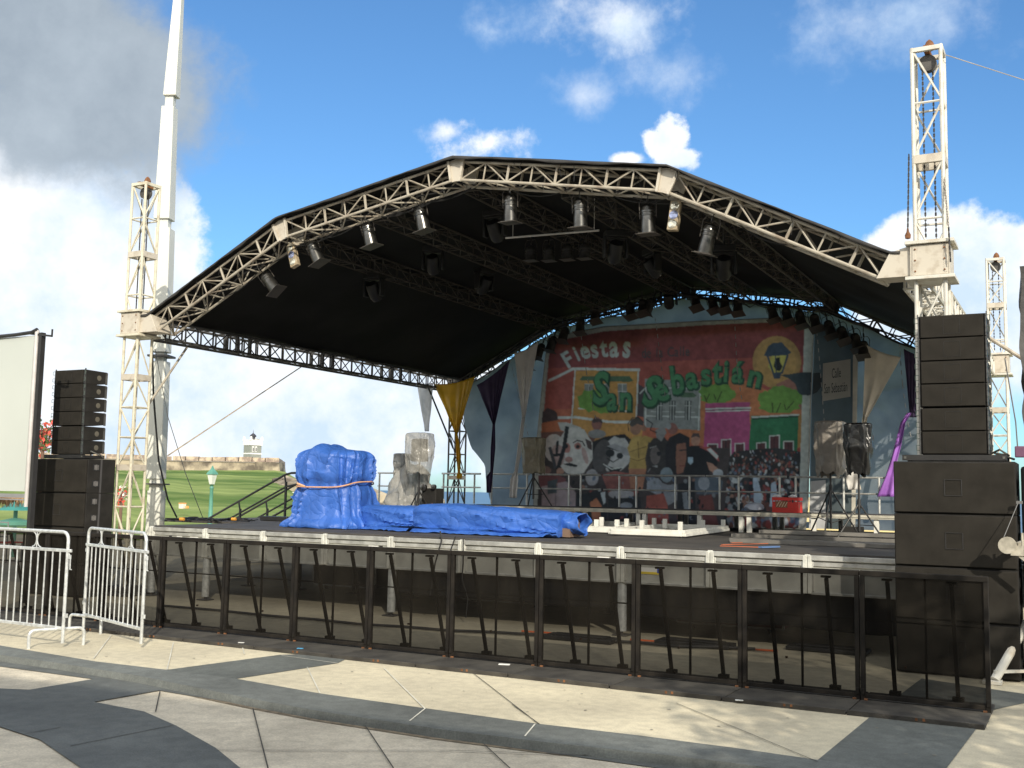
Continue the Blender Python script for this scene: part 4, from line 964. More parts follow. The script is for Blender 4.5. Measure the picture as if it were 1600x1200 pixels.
# things seen under and beside the screen
def clump(name,lab_,cat,c,n,rad,leafs,m_,kind=None,stem=True,seed=1,grp=None):
    t=thing(name,lab_,cat,(c[0],c[1],0),grp); rnd=random.Random(seed); C_=V(c)
    if stem:
        m=MB(); m.tube([(c[0],c[1],-.2),(c[0],c[1],c[2]-rad[2]*.3)],.05,6)
        for i in range(14):
            e=C_+V([rnd.uniform(-1,1)*rad[k]*.9 for k in range(3)]); m.tube([C_-V((0,0,rad[2]*.8)),C_.lerp(e,.5)+V((0,0,.05)),e],.018,4)
        build('branches',m,mat('twig bark',(.16,.10,.07),.9),t)
    mm=[MB() for _ in m_]
    for i in range(n):
        p=C_+V([rnd.gauss(0,.42)*rad[k] for k in range(3)]); a=V((rnd.uniform(-1,1),rnd.uniform(-1,1),rnd.uniform(-1,1))).normalized(); b=a.orthogonal().normalized(); l=rnd.uniform(*leafs)
        mm[i%len(m_)].add([p-a*l,p+b*l*.5,p+a*l,p-b*l*.5],[(0,1,2,3)])
    for q,(nm,ml) in zip(mm,m_): build(nm,q,ml,t,smooth=0,normals=False)
    return t
red_m=mat('red bougainvillea blossom',(.75,.10,.07),.7,0,.3,3); lf=mat('shrub leaf green',(.08,.14,.04),.7,0,.4,3)
c=at(68,684,D=34); clump('flowering_shrub','red flowering shrub showing between the screen and the left stack','shrub',c,420,(.5,.5,.6),(.03,.09),[('blossom',red_m),('leaf',lf)],seed=4)
c=at(190,775,D=36); clump('flowering_shrub','low red and white flowering shrub behind the front left mast','shrub',c,110,(.2,.25,.35),(.03,.08),[('blossom',red_m),('leaf',mat('white blossom',(.8,.75,.7),.7))],seed=9)
c=at(24,808,D=30); tu=thing('kiosk_umbrella','small teal umbrella roofed stand below the projection screen','kiosk',(c.x,c.y,-.1))
m=MB(); z=at(24,796,D=30).z
m.lathe([(.42,z-.02),(.40,z),(.2,z+.14),(.06,z+.2),(.05,z+.26)],(c.x,c.y,0),n=12); build('umbrella_roof',m,mat('teal paint',(.04,.22,.20),.6),tu)
m=MB(); m.tube([(c.x,c.y,-.1),(c.x,c.y,z)],.05,8); m.lathe([(.35,z-.42),(.42,z-.38),(.44,z-.30),(.1,z-.22)],(c.x,c.y,0),n=12); build('counter',m,teal,tu)
c=at(5,805,D=28); tb=thing('cafe_chair','dark metal chair with curved back below the projection screen','chair',(c.x,c.y,-.05))
m=MB()
for s in(-.2,.2): m.tube([(c.x+s,c.y,.0),(c.x+s,c.y,.95)],.015,6); m.tube([(c.x+s,c.y+.4,.0),(c.x+s,c.y+.4,.46)],.015,6)
for z in(.6,.78,.93): m.bar((c.x-.2,c.y,z),(c.x+.2,c.y,z),.03,.03)
build('frame',m,mat('grey chair metal',(.18,.19,.19),.5),tb)
m=MB(); m.box((c.x,c.y+.2,.46),(.44,.44,.03)); build('seat',m,red_m,tb,bevel=.01)
th=thing('thatch_awning','brown ragged thatch edge hanging just below the projection screen','awning',(at(20,782,D=26)))
m=MB(); rnd=random.Random(6)
for i in range(160):
    p=at(rnd.uniform(-30,36),778,D=26+rnd.uniform(-.3,.3)); l=rnd.uniform(.05,.22); m.tube([p,p+V((rnd.uniform(-.06,.06),rnd.uniform(-.06,.06),-l))],[.02,.004],4)
m.bar(at(-40,776,D=26.2),at(36,779,D=26.2),.5,.05)
build('thatch',m,mat('brown palm thatch',(.30,.19,.10),.95,0,.4,9),th)
# ------------------------------------------------------------------ tarpaulins
tarp_m=mat('blue poly tarpaulin',(.040,.135,.50),.48,0,.12,2.2,spec=.6,bump=.35,bscale=6,detail=6,crease=.8,cscale=2.1)
rope_m=mat('orange pink rope',(.72,.40,.22),.8)
def ridged(p,f): 
    return 1-abs(noise.noise(p*f))*2
def folds(th,z,s):
    c0,s0=math.cos(th),math.sin(th); cx_=math.copysign(abs(c0)**.55,c0); sx_=math.copysign(abs(s0)**.55,s0)
    a=ridged(V((cx_*1.1+z*.25,sx_*1.1,z*.30+s)),1.7); b=ridged(V((cx_*1.9-z*.7,sx_*1.9,z*.6+s)),1.3); c_=noise.noise(V((cx_*1.4,sx_*1.4,z*1.6+s)))
    vd=noise.voronoi(V((cx_*1.2,sx_*1.2,z*1.0+s)))[0]; cr_=(vd[1]-vd[0])
    v2=noise.voronoi(V((cx_*3.1+z*.8,sx_*3.1,z*2.2+s)))[0]
    return a**5*.6+b**7*.75+c_*.3+cr_*.8+(v2[1]-v2[0])*.25-.42
tt=thing('covered_equipment','tall equipment bundle wrapped in a blue tarpaulin tied round with rope','covered equipment',(2.55,1.75,DZ),'blue tarpaulin bundles at the stage front')
TC=V((2.46,1.75,0)); 
def tall(u,v):
    th=u*2*PI; c_,s_=math.cos(th),math.sin(th)
    e=.46
    sx=math.copysign(abs(c_)**e,c_); sy=math.copysign(abs(s_)**e,s_)
    if v<.80:
        k=v/.80; z=DZ+.01+k*1.20
        rx=.64-.05*k-.05*math.exp(-((z-1.92)/.09)**2)*1.0+.11*math.exp(-((z-1.22)/.12)**2); ry=.50-.04*k-.05*math.exp(-((z-1.92)/.10)**2)+.12*math.exp(-((z-1.22)/.12)**2)
        if z<1.9: rx+=.02
    else:
        k=(v-.80)/.20; a=k*PI/2; z=DZ+1.21+.15*math.sin(a); rx=.59*math.cos(a)**.42+.001; ry=.46*math.cos(a)**.6+.001
        z+=.10*math.exp(-((sx*rx+.12)/.13)**2)*math.sin(a)
    f=folds(th,z,3.)*(.085 if v<.8 else .05)*(1 if rx>.2 else .3)
    
    x=sx*(rx+f); y=sy*(ry+f)
    if z<1.35 and x<-.6: x-=.22*(1.35-z)/.17*max(0,1-abs(y)*1.5)
    return V((TC.x+x,TC.y+y,z+.02*noise.noise(V((x*4,y*4,0)))))
m=MB(); m.grid(tall,200,110,closed=True); build('tarpaulin',m,tarp_m,tt,smooth=60)
m=MB(); pts=[]
for k in range(49):
    th=2*PI*k/48; c_,s_=math.cos(th),math.sin(th); x=math.copysign(abs(c_)**.46,c_)*.605; y=math.copysign(abs(s_)**.55,s_)*.47
    x2=x+(.05*folds(th,1.9,3.)+.015)*c_; y2=y+(.05*folds(th,1.9,3.)+.02)*s_
    pts.append((TC.x+x2,TC.y+y2,1.90+.035*math.sin(th*2+.8)-.04*c_*0+.055*c_))
m.tube(pts,.013,6); m.tube([(TC.x-.3,TC.y-.55,1.9),(TC.x-.36,TC.y-.58,1.93),(TC.x-.2,TC.y-.57,1.88)],.02,6); build('rope',m,rope_m,tt)
def longt(name,lab_,x0,x1,y0,y1,h0,h1,dp,seed,taper0=.85,taper1=.85,endroll=False,bump_=.035):
    t=thing(name,lab_,'covered equipment',((x0+x1)/2,(y0+y1)/2,DZ),'blue tarpaulin bundles at the stage front')
    def fn(u,v):
        th=u*2*PI; k=min(1,max(0,(v-.03)/.94)); x=x0+(x1-x0)*k; yc=y0+(y1-y0)*k; h=h0+(h1-h0)*k
        cap=1.
        if v<.03: cap=v/.03
        if v>.97: cap=(1-v)/.03
        e=.55; c_,s_=math.cos(th),math.sin(th); sx=math.copysign(abs(c_)**e,c_); sz=math.copysign(abs(s_)**e,s_)
        tp=1-(1-taper0)*math.exp(-k*(x1-x0)/.2)-(1-taper1)*math.exp(-(1-k)*(x1-x0)/.22)
        L=(x1-x0)*k
        vd=noise.voronoi(V((L*1.5,c_*.8,s_*1.1+seed)))[0]; lw=1.25 if s_<.2 else .45
        f=bump_*lw*(1.6*(vd[1]-vd[0])-.5+.5*noise.noise(V((L*1.3,c_*1.,s_*1.+seed)))+.9*ridged(V((L*1.1+s_*1.9,c_*.6,seed)),1.2)**8)
        ry=(dp*tp+f)*cap+.001; rz=(h/2*tp+f*.8)*cap+.001
        z=DZ+h/2+sz*rz
        y=yc+sx*ry
        if z<DZ+.1: y+=sx*.06*cap*(1+noise.noise(V((L*3,seed,0))))
        return V((x,y,max(DZ+.006+.008*(1+noise.noise(V((x*5,y*5,1)))),z)))
    m=MB(); m.grid(fn,90,int((x1-x0)*55),closed=True); tp_=build('tarpaulin',m,tarp_m,t,smooth=60)
    def hem(u,v):
        k=.04+.90*u; x=x0+(x1-x0)*k; yc=y0+(y1-y0)*k-dp-.02; r_=.06+.10*(.5+noise.noise(V((x*2.3,seed,0))))
        return V((x+.03*v*math.sin(x*9),yc-r_*v,DZ+.012+.035*(1-v)*1.5+.03*v*abs(noise.noise(V((x*5,seed,2))))))
    m=MB(); m.grid(hem,90,5); build('loose_hem',m,tarp_m,tp_,solid=.003,smooth=60)
    return t
longt('covered_equipment','short low blue tarpaulin bundle between the tall and the long one',2.72,4.42,2.05,1.62,.40,.44,.34,5.,.9,.62)
t3=longt('covered_equipment','long low blue tarpaulin bundle with an open right end showing cardboard',4.32,7.08,1.62,1.42,.49,.40,.36,9.,.66,.95,bump_=.028)
# open rolled end
m=MB()
def roll(u,v):
    th=R(-60)+u*R(380); r_=.20-.06*u; y=.02+v*.0
    ax=7.05+.30*v+.03*math.sin(th*2); 
    return V((ax+.02*math.sin(th*5), 1.42+r_*1.25*math.cos(th)+.03*noise.noise(V((u*6,v*4,2))), DZ+.205+r_*.92*math.sin(th)+.03*noise.noise(V((u*7,v*5,5)))))
m.grid(roll,60,14); build('rolled_end',m,tarp_m,t3,solid=.006,smooth=60)
m=MB(); m.box((7.14,1.42,DZ+.15),(.12,.36,.26)); build('cardboard',m,mat('brown cardboard',(.20,.13,.09),.9),t3,smooth=0)
# ------------------------------------------------------------------ plastic wrapped speakers on stands
plast_m=mat('dusty clear plastic film',(.62,.60,.55),.22,0,.2,4,spec=.8,bump=.5,bscale=9,alpha=.55,crease=.6,cscale=5,transl=.3)
plast2=mat('grey translucent plastic sheet',(.52,.51,.48),.35,0,.3,3,spec=.6,bump=.5,bscale=6,alpha=.88,crease=.8,cscale=4,transl=.35)
olive=mat('olive plastic cover',(.20,.175,.12),.4,0,.2,4,bump=.3,bscale=8,crease=.5,cscale=5)
blackp=mat('shiny black bin liner',(.012,.012,.012),.3,0,.3,4,spec=.5,bump=.2,bscale=9,crease=.35,cscale=2.5)
greyp=mat('grey crumpled plastic',(.20,.18,.155),.4,0,.25,4,spec=.4,bump=.2,bscale=9,crease=.4,cscale=2.5)
def tripod(t,x,y,zb,za,spread,ztop,m_=black_m,ph=.5):
    m=MB(); m.tube([(x,y,zb+.15),(x,y,ztop)],.018,8); m.tube([(x,y,za-.1),(x,y,za+.06)],.03,8); build('pole',m,m_,t)
    for k in range(3):
        a=ph+k*2*PI/3; e=V((x+spread*math.cos(a),y+spread*math.sin(a),zb+.012)); m=MB(); m.tube([(x,y,za),e],.014,8); mid=V((x,y,za)).lerp(e,.6); m.tube([(x,y,zb+.25),mid],.008,6); build('leg',m,m_,t)
def bag(t,c,sz,m_,seed,tail=.35,flare=1.,nm='plastic_cover',rough_=.035,bot=0):
    """plastic film over a box: square shoulders, a pinched and ragged hem"""
    c=V(c)
    def fn(u,v):
        th=u*2*PI; c_,s_=math.cos(th),math.sin(th); e=.68; sx=math.copysign(abs(c_)**e,c_); sy=math.copysign(abs(s_)**e,s_)
        if v<.2: k=v/.2; r_=math.sin(k*PI/2)**.7; z=sz[2]*(.5+.06*math.cos(k*PI/2))
        else: k=(v-.2)/.8; z=sz[2]*(.5-k)-k**2*tail; r_=1-.5*max(0,k-.55)*flare+.0
        if v>.2: z+=tail*.5*noise.noise(V((c_*2,s_*2,seed)))*k*k
        f=rough_*(ridged(V((c_*1.5,s_*1.5,z*1.2+seed)),1.6)**2+noise.noise(V((c_*3,s_*3,z*3+seed))))
        return c+V((sx*(sz[0]/2*r_+f),sy*(sz[1]/2*r_+f),z))
    m=MB(); m.grid(fn,64,36,closed=True); return build(nm,m,m_,t,smooth=60)
def stage_speaker(c,sz,rz,lab_,cov,zb,za,spread,seed,tail=.3,inner=(.34,.3,.5),flare=1.,ph=.5,covm=None):
    t=thing('speaker_on_stand',lab_,'speaker',(c[0],c[1],zb),'covered side speakers on tripod stands')
    tripod(t,c[0],c[1],zb,za,spread,c[2],ph=ph)
    m=MB(); RZ_=Matrix.Rotation(rz,3,'Z'); m.box(c,inner,RZ_,taper=.92); bx=build('speaker_box',m,blackbox_m,t,bevel=.02)
    m=MB(); m.box(V(c)+RZ_@V((0,-inner[1]/2-.004,0)),(inner[0]*.8,.01,inner[2]*.85),RZ_); build('speaker_grille',m,grille_m,bx,smooth=0)
    bag(t,c,sz,cov,seed,tail,flare)
    return t
c=at(656,705,Y=5.0); S1=stage_speaker((c.x,c.y,c.z+.02),(.50,.42,.64),R(-20),'stage speaker wrapped in clear plastic on the left tripod stand',plast_m,DZ,1.86,.42,2.,.15,(.26,.26,.46),.6,ph=.9)
c=at(834,706,Y=7.4); stage_speaker((c.x,c.y,c.z),(.42,.40,.56),R(20),'olive covered stage speaker on a tripod before the left end of the banner',olive,RT,2.2,.42,4.,.18,(.3,.3,.46),.3,ph=.2)
c=at(1297,688,Y=5.4); stage_speaker((c.x,c.y,c.z),(.46,.44,.60),R(-10),'grey plastic covered stage speaker on a tripod beside the street name sign',greyp,DZ,2.02,.50,6.,.28,(.32,.3,.48),.8,ph=.5)
c=at(1341,692,Y=4.6); stage_speaker((c.x,c.y,c.z),(.40,.38,.58),R(15),'shiny black plastic covered stage speaker on the rightmost tripod',blackp,DZ,1.78,.42,8.,.22,(.3,.28,.46),1.3,ph=-.3)
# hanging plastic strips below the covers
def sheet(pts,wd,m_,lab_,cat,nm,amp=.03):
    P=[V(p) for p in pts]
    def fn(u,v):
        s=v*(len(P)-1); i=min(int(s),len(P)-2); q=P[i].lerp(P[i+1],s-i); w_=wd[i]+(wd[i+1]-wd[i])*(s-i)
        return q+V((w_*(u-.5),amp*math.sin(u*9+v*4)+amp*noise.noise(V((u*3,v*4,1)))*2,0))
    m=MB(); m.grid(fn,14,24); return tag(build(nm,m,m_,solid=.004,smooth=60),lab_,cat)
sheet([at(1343,705,Y=5.8),at(1330,735,Y=5.8),at(1332,765,Y=5.8)],[.1,.28,.16],mat('pale rag',(.60,.58,.55),.7),'pale plastic rag hanging between the two right stands','rag','hanging_rag')
# grey heap of sheeting left with a monitor wedge
hp=thing('covered_equipment','heap of instruments under grey translucent sheeting behind the left tripod','covered equipment',(1.8,5.8,DZ))
ch=at(650,770,Y=5.9)
def heap(u,v):
    th=u*2*PI; k=v; z=DZ+1.22*(1-k)**1.0 if k<1 else DZ
    prof_=.12+.78*k**.75; c_,s_=math.cos(th),math.sin(th)
    f=.11*(ridged(V((c_*1.2,s_*1.2,k*1.2+4)),1.5)**2)+.12*noise.noise(V((c_*2.5,s_*2.5,k*4)))
    return V((ch.x-.02-.13*(1-k)+c_*(prof_+f)*.85,ch.y+s_*(prof_+f)*.7,z+.04*noise.noise(V((c_*2,s_*2,k*3)))))
m=MB(); m.grid(heap,80,40,closed=True); build('plastic_sheet',m,plast2,hp,smooth=60)
b_=at(628,722,Y=6.1); bag(hp,b_,(.30,.28,.34),plast2,3.,.2,nm='wrapped_head')
mw=at(676,778,Y=5.3); mt_=thing('stage_monitor','small black stage monitor box with round knobs under the left wrapped speaker','speaker',(mw.x,mw.y,DZ))
m=MB(); m.box((mw.x,mw.y,DZ+.36),(.34,.3,.72)); bx=build('cabinet',m,blackbox_m,mt_,bevel=.012)
kz=at(664,762,Y=5.1).z
m=MB(); m.lathe([(.07,0),(.07,.06),(.04,.07),(.0,.07)],(mw.x-.10,mw.y-.16,kz),rot=Matrix.Rotation(R(90),3,'X'),n=14); build('knob',m,chrome_m,bx); m=MB(); m.lathe([(.05,0),(.05,.06),(.0,.07)],(mw.x+.14,mw.y-.16,kz+.02),rot=Matrix.Rotation(R(90),3,'X'),n=14); build('knob',m,chrome_m,bx)
m=MB()
for dx in(-.07,.09):
    m.box((mw.x+dx,mw.y-.155,DZ+.40),(.02,.006,.05))
build('jack_panel',m,rust_m,bx,smooth=0)
# ------------------------------------------------------------------ drapes
def drape(lab_,m_,p0,p1,knot,wk,tail,tw_,Y,seed,nf=6,amp=.035):
    """cloth pinned between p0 and p1, gathered in a knot and falling in a tail (points are world x,z)"""
    t=thing('drape',lab_,'drape',((p0[0]+p1[0])/2,Y,max(p0[1],p1[1])),'coloured drapes hung from the rear truss')
    def fn(u,v):
        top=V((p0[0]+(p1[0]-p0[0])*u,0,p0[1]+(p1[1]-p0[1])*u-.10*math.sin(PI*u)*abs(p1[0]-p0[0])*.6)); kn=V((knot[0]+wk*(u-.5),0,knot[1]))
        q=top.lerp(kn,v); bulge=.05*math.sin(PI*v)*(u-.5)*2*abs(p1[0]-p0[0])*0
        return V((q.x,Y+amp*.45*(.3+v)*math.sin(u*nf*2*PI*(.8+.2*math.sin(u*5+seed))+seed+v*1.5)+.03*noise.noise(V((u*3,v*3,seed))),q.z))
    m=MB(); m.grid(fn,64,30); build('cloth',m,m_,t,solid=.004,smooth=60)
    if tail:
        def fn2(u,v):
            s=v*len(tail); i=min(int(s),len(tail)-1); P=[knot]+list(tail); W_=[wk]+list(tw_)
            k=s-i; q=V((P[i][0],0,P[i][1])).lerp(V((P[i+1][0],0,P[i+1][1])),k); w_=W_[i]+(W_[i+1]-W_[i])*k
            return V((q.x+w_*(u-.5),Y-.01+.025*math.sin(u*12+v*2+seed)+.0,q.z))
        m=MB(); m.grid(fn2,20,40); build('tail',m,m_,t,solid=.004,smooth=60)
    return t
def xz(x,y,Y): p=at(x,y,Y=Y); return (p.x,p.z)
YD=9.15
whd=mat('translucent white voile',(.78,.76,.76),.8,0,.12,5,transl=.55,alpha=.85); yel=mat('yellow satin',(.82,.54,.04),.32,0,.15,3,spec=.6,bump=.3,bscale=6,transl=.5); pur=mat('dark purple cloth',(.06,.04,.10),.75,0,.2,4,transl=.3); pink=mat('white satin drape',(.80,.77,.74),.6,0,.08,4,transl=.3); lil=mat('lilac satin',(.34,.13,.52),.5,0,.2,4); crm=mat('cream drape cloth',(.80,.73,.62),.75,0,.1,4,transl=.25)
drape('white voile drape hanging left of the rear left mast',whd,xz(651,597,YD),xz(677,598,YD),xz(667,674,YD),.13,None,None,YD,1.,3,.012)
drape('yellow satin drape knotted over the rear left guard rail',yel,xz(679,600,YD),xz(743,588,YD),xz(714,678,YD),.05,[xz(717,712,YD),xz(718,738,YD),xz(719,742,YD),xz(719,748,YD)],[.13,.05,.15,.13],YD-.02,2.)
drape('dark purple drape beside the yellow one on the left',pur,xz(746,602,YD),xz(798,562,YD),xz(773,663,YD),.05,[xz(772,700,YD),xz(770,737,YD),xz(767,745,YD),xz(766,770,YD)],[.12,.06,.18,.12],YD-.04,3.)
drape('white satin drape falling beside the left edge of the banner',pink,xz(804,552,YD),xz(841,535,YD),xz(819,652,YD),.07,[xz(812,710,YD),xz(808,735,YD),xz(805,750,YD),xz(803,778,YD)],[.10,.08,.22,.2],YD-.02,4.,3)
drape('cream drape hanging at the right end of the backdrop',crm,xz(1352,538,9.6),xz(1408,558,9.6),xz(1352,652,9.6),.10,[xz(1345,700,9.6),xz(1335,735,9.6),xz(1340,765,9.6)],[.08,.1,.15],9.6,5.,2,.02)
drape('dark purple drape beside the right speaker stack',pur,xz(1412,545,9.6),xz(1455,560,9.6),xz(1428,652,9.6),.16,None,None,9.6,6.)
sheet([V((at(1421,645,Y=9.3))),at(1411,660,Y=9.3),at(1402,700,Y=9.3),at(1390,745,Y=9.3),at(1384,776,Y=9.3)],[.08,.10,.13,.16,.34],lil,'lilac satin tail hanging before the dark purple drape on the right','drape','drape',.02)
# ------------------------------------------------------------------ backdrop cloth and printed banner
YBK=10.16
def topz(x):
    for (xa,za),(xb,zb) in zip(arch,arch[1:]):
        if xa<=x<=xb: return za+(zb-za)*(x-xa)/(xb-xa)-.30
    return 4.4
lb_=[xz(722,641,YBK),xz(735,700,YBK),xz(757,727,YBK),xz(752,738,YBK),xz(756,755,YBK),xz(770,792,YBK)]
def botz(x):
    P=[(-.05,4.1)]+[lb_[0],lb_[1],(lb_[2][0],lb_[2][1]),(lb_[5][0]+.0,1.2)]
    for (xa,za),(xb,zb) in zip(P,P[1:]):
        if xa<=x<=xb: return za+(zb-za)*(x-xa)/(xb-xa+1e-6)
    return 1.2
bk=thing('backdrop_cloth','blue grey rippled backdrop cloth stretched under the rear arch behind the banner','backdrop',(5.9,YBK,1.2))
def bf(u,v):
    x=-.02+11.75*u; z0_=botz(x); z1_=topz(x)+.04*math.sin(x*7); z=z0_+(z1_-z0_)*v
    f=.05*math.sin((x*.8-z)*3.2)*(1 if x>9 or x<2.5 else .25)+.03*noise.noise(V((x*2,z*1.2,0)))
    if x>9.2: f+=.06*(ridged(V((x*.5-z*.0+z*.9,z*.9-x*.5,3)),1.1)**3)
    return V((x,YBK-f+.02,z))
m=MB(); m.grid(bf,260,70)
def inhole(f):
    c=sum((m.v[i] for i in f),V((0,0,0)))/4
    return 2.75<c.x<8.75 and c.z<5.45+ (.1 if c.x>5 else -.1) and c.z>1.35
m.f=[f for f in m.f if not inhole(f)]; m.mi=[0]*len(m.f)
build('cloth',m,mat('blue grey backdrop vinyl',(.30,.345,.38),.6,0,.2,1.1,detail=9,c2=(.17,.205,.24),bump=.4,bscale=4,spec=.3,transl=.55),bk,smooth=60)
# lacing cords seen on the banner and backdrop
m=MB()
def cord(pts):
    P=[at(x,y,Y=9.93) for x,y in pts]
    for a,b in zip(P,P[1:]):
        n=max(1,int((b-a).length/.09))
        for i in range(n):
            if i%2==0: m.tube([a.lerp(b,i/n),a.lerp(b,(i+1)/n)],.010,4)
cord([(797,562),(815,640),(825,680)]); cord([(1275,505),(1281,570),(1288,660)]); cord([(1405,535),(1410,600),(1418,660),(1425,690)]); cord([(908,525),(916,580),(926,635),(931,655)]); cord([(1024,497),(1032,560),(1040,625)]); cord([(1147,485),(1152,580),(1160,630)])
build('lacing_cord',m,mat('cord',(.30,.30,.30),.7),bk)
# ------------------------------------------------------------------ the printed banner
YBN=9.98
bn=thing('printed_banner','large printed festival banner with painted houses, a crowd and Fiestas lettering','banner',(5.7,YBN,1.3))
import numpy as np
PX0,PY0,PX1,PY1,RES=830,492,1276,834,.85
GW,GH=int((PX1-PX0)/RES),int((PY1-PY0)/RES)
IMG=np.zeros((GH+1,GW+1,3),np.float32); gx,gy=np.meshgrid(PX0+np.arange(GW+1)*RES,PY0+np.arange(GH+1)*RES)
rng=np.random.default_rng(5)
def vnoise(n,oct_=4):
    out=np.zeros((GH+1,GW+1),np.float32); amp=1.; tot=0
    for o in range(oct_):
        k=max(2,int(n*2**o)); kh=max(2,int(k*GH/GW)); g=rng.random((kh+2,k+2)); yy=np.linspace(0,kh,GH+1); xx=np.linspace(0,k,GW+1); y0=yy.astype(int); x0=xx.astype(int); fy=(yy-y0)[:,None]; fx=(xx-x0)[None]
        out+=amp*((g[y0][:,x0]*(1-fx)+g[y0][:,x0+1]*fx)*(1-fy)+(g[y0+1][:,x0]*(1-fx)+g[y0+1][:,x0+1]*fx)*fy); tot+=amp; amp*=.6
    return out/tot-.5
NZ1=vnoise(14,4); NZ2=vnoise(90,2)
def fillmask(pts):
    xs=[p[0] for p in pts]; ys=[p[1] for p in pts]
    a=max(0,int((min(xs)-PX0)/RES)); b=min(GW+1,int((max(xs)-PX0)/RES)+2); c=max(0,int((min(ys)-PY0)/RES)); d=min(GH+1,int((max(ys)-PY0)/RES)+2)
    if a>=b or c>=d: return None
    X=gx[c:d,a:b]+1e-3; Y_=gy[c:d,a:b]+1e-3; inside=np.zeros(X.shape,bool); n=len(pts)
    for i in range(n):
        x1,y1=pts[i]; x2,y2=pts[(i+1)%n]
        if y1==y2: continue
        inside^=((y1>Y_)!=(y2>Y_))&(X<(x2-x1)*(Y_-y1)/(y2-y1)+x1)
    return (slice(c,d),slice(a,b)),inside
def P2(pts,nm,c,step=0,var=.10,sc_=1.2,**k):
    """print one shape of the artwork into the sheet's own colour pattern"""
    r_=fillmask(pts)
    if r_ is None: return
    sl_,m_=r_; v=(1+var*2.2*NZ1[sl_]+.10*2*NZ2[sl_])[...,None]; IMG[sl_]=np.where(m_[...,None],np.array(c,np.float32)*v,IMG[sl_])
def line(pts,w_,nm,c,**k):
    for (a,b) in zip(pts,pts[1:]):
        dx,dy=b[0]-a[0],b[1]-a[1]; l=math.hypot(dx,dy) or 1; w2=max(w_,1.1); nx,ny=-dy/l*w2/2,dx/l*w2/2; ex,ey=dx/l*w_*.3,dy/l*w_*.3
        P2([(a[0]+nx-ex,a[1]+ny-ey),(b[0]+nx+ex,b[1]+ny+ey),(b[0]-nx+ex,b[1]-ny+ey),(a[0]-nx-ex,a[1]-ny-ey)],nm,c)
def ell(cx,cy,rx,ry,nm,c,rot=0,n=18,wob=0,**k):
    a=R(rot); pts=[]
    for i in range(n):
        t=2*PI*i/n; r_=1+wob*math.sin(i*2.7+cx); x,y=rx*r_*math.cos(t),ry*r_*math.sin(t); pts.append((cx+x*math.cos(a)-y*math.sin(a),cy+x*math.sin(a)+y*math.cos(a)))
    P2(pts,nm,c,**k)
IMG[:]=(.5,.47,.40)
RED=(.42,.065,.055); ORR=(.56,.12,.045); OCH=(.62,.27,.03); GR=(.06,.20,.08); DG=(.045,.14,.085); WH=(.62,.60,.55); CR=(.58,.55,.47); DK=(.03,.03,.035); NV=(.06,.085,.13); PK=(.50,.05,.20); LG=(.17,.34,.04); GY=(.26,.25,.23); SK=(.52,.24,.15); PL=(.60,.48,.42)
P2([(859,534),(944,518),(1100,508),(1257,502),(1256,560),(1100,566),(856,580)],'deep red',(.30,.05,.05),var=.25)
P2([(856,576),(1000,566),(1256,556),(1253,660),(1000,665),(848,668)],'poster red',(.45,.075,.05),var=.2)
P2([(851,640),(1000,636),(1253,640),(1250,825),(836,822)],'orange red',ORR,var=.25)
P2([(1060,600),(1130,585),(1180,600),(1256,640),(1254,700),(1050,690)],'warm orange',(.60,.17,.04),var=.2)
# sun and street lantern
ell(1214,566,38,41,'amber ring',(.52,.26,.06),n=32); ell(1213,568,31,34,'amber disc',(.60,.30,.06),n=32)
P2([(1214,600),(1232,592),(1256,604),(1256,640),(1200,640)],'rose hill',(.42,.15,.10))
P2([(1200,573),(1206,556),(1230,555),(1225,578),(1218,583),(1208,583)],'lantern yellow',(.62,.50,.05))
P2([(1212,560),(1219,558),(1219,566),(1223,573),(1219,580),(1213,579),(1209,572)],'lantern shadow',DK)
P2([(1194,556),(1201,541),(1208,536),(1222,535),(1229,543),(1237,551),(1230,555),(1200,557)],'lantern blue',NV)
line([(1200,557),(1209,584),(1222,583),(1231,555)],3.,'lantern blue',NV); line([(1212,557),(1213,583)],1.6,'lantern blue',NV)
P2([(1207,583),(1222,581),(1219,592),(1210,592)],'lantern blue',NV)
# yellow house
P2([(898,579),(998,577),(995,640),(991,692),(890,690),(894,640)],'ochre wall',OCH,var=.15)
P2([(893,661),(1004,667),(1003,692),(892,690)],'ochre wall',OCH)
line([(858,595),(895,576),(999,578)],4,'white outline',WH); line([(898,578),(893,662)],2,'white outline',WH); line([(998,578),(994,660)],2.4,'white outline',WH)
line([(870,653),(900,652),(950,659),(1000,660)],4,'white outline',WH)
P2([(905,593),(909,588),(984,588),(990,595),(984,597),(908,594)],'awning green',(.10,.17,.09))
for x in(913,938,966): P2([(x,600),(x+14,600),(x+13,634),(x,633)],'window grey',GY); line([(x+7,600),(x+7,633)],1.2,'white outline',WH); line([(x,600),(x+14,600)],1.2,'white outline',WH); line([(x,612),(x+14,612)],1,'white outline',WH)
line([(903,638),(987,643)],2,'white outline',WH)
ell(924,626,22,17,'leaf light',LG,wob=.12); ell(942,638,14,8,'leaf light',LG,wob=.2)
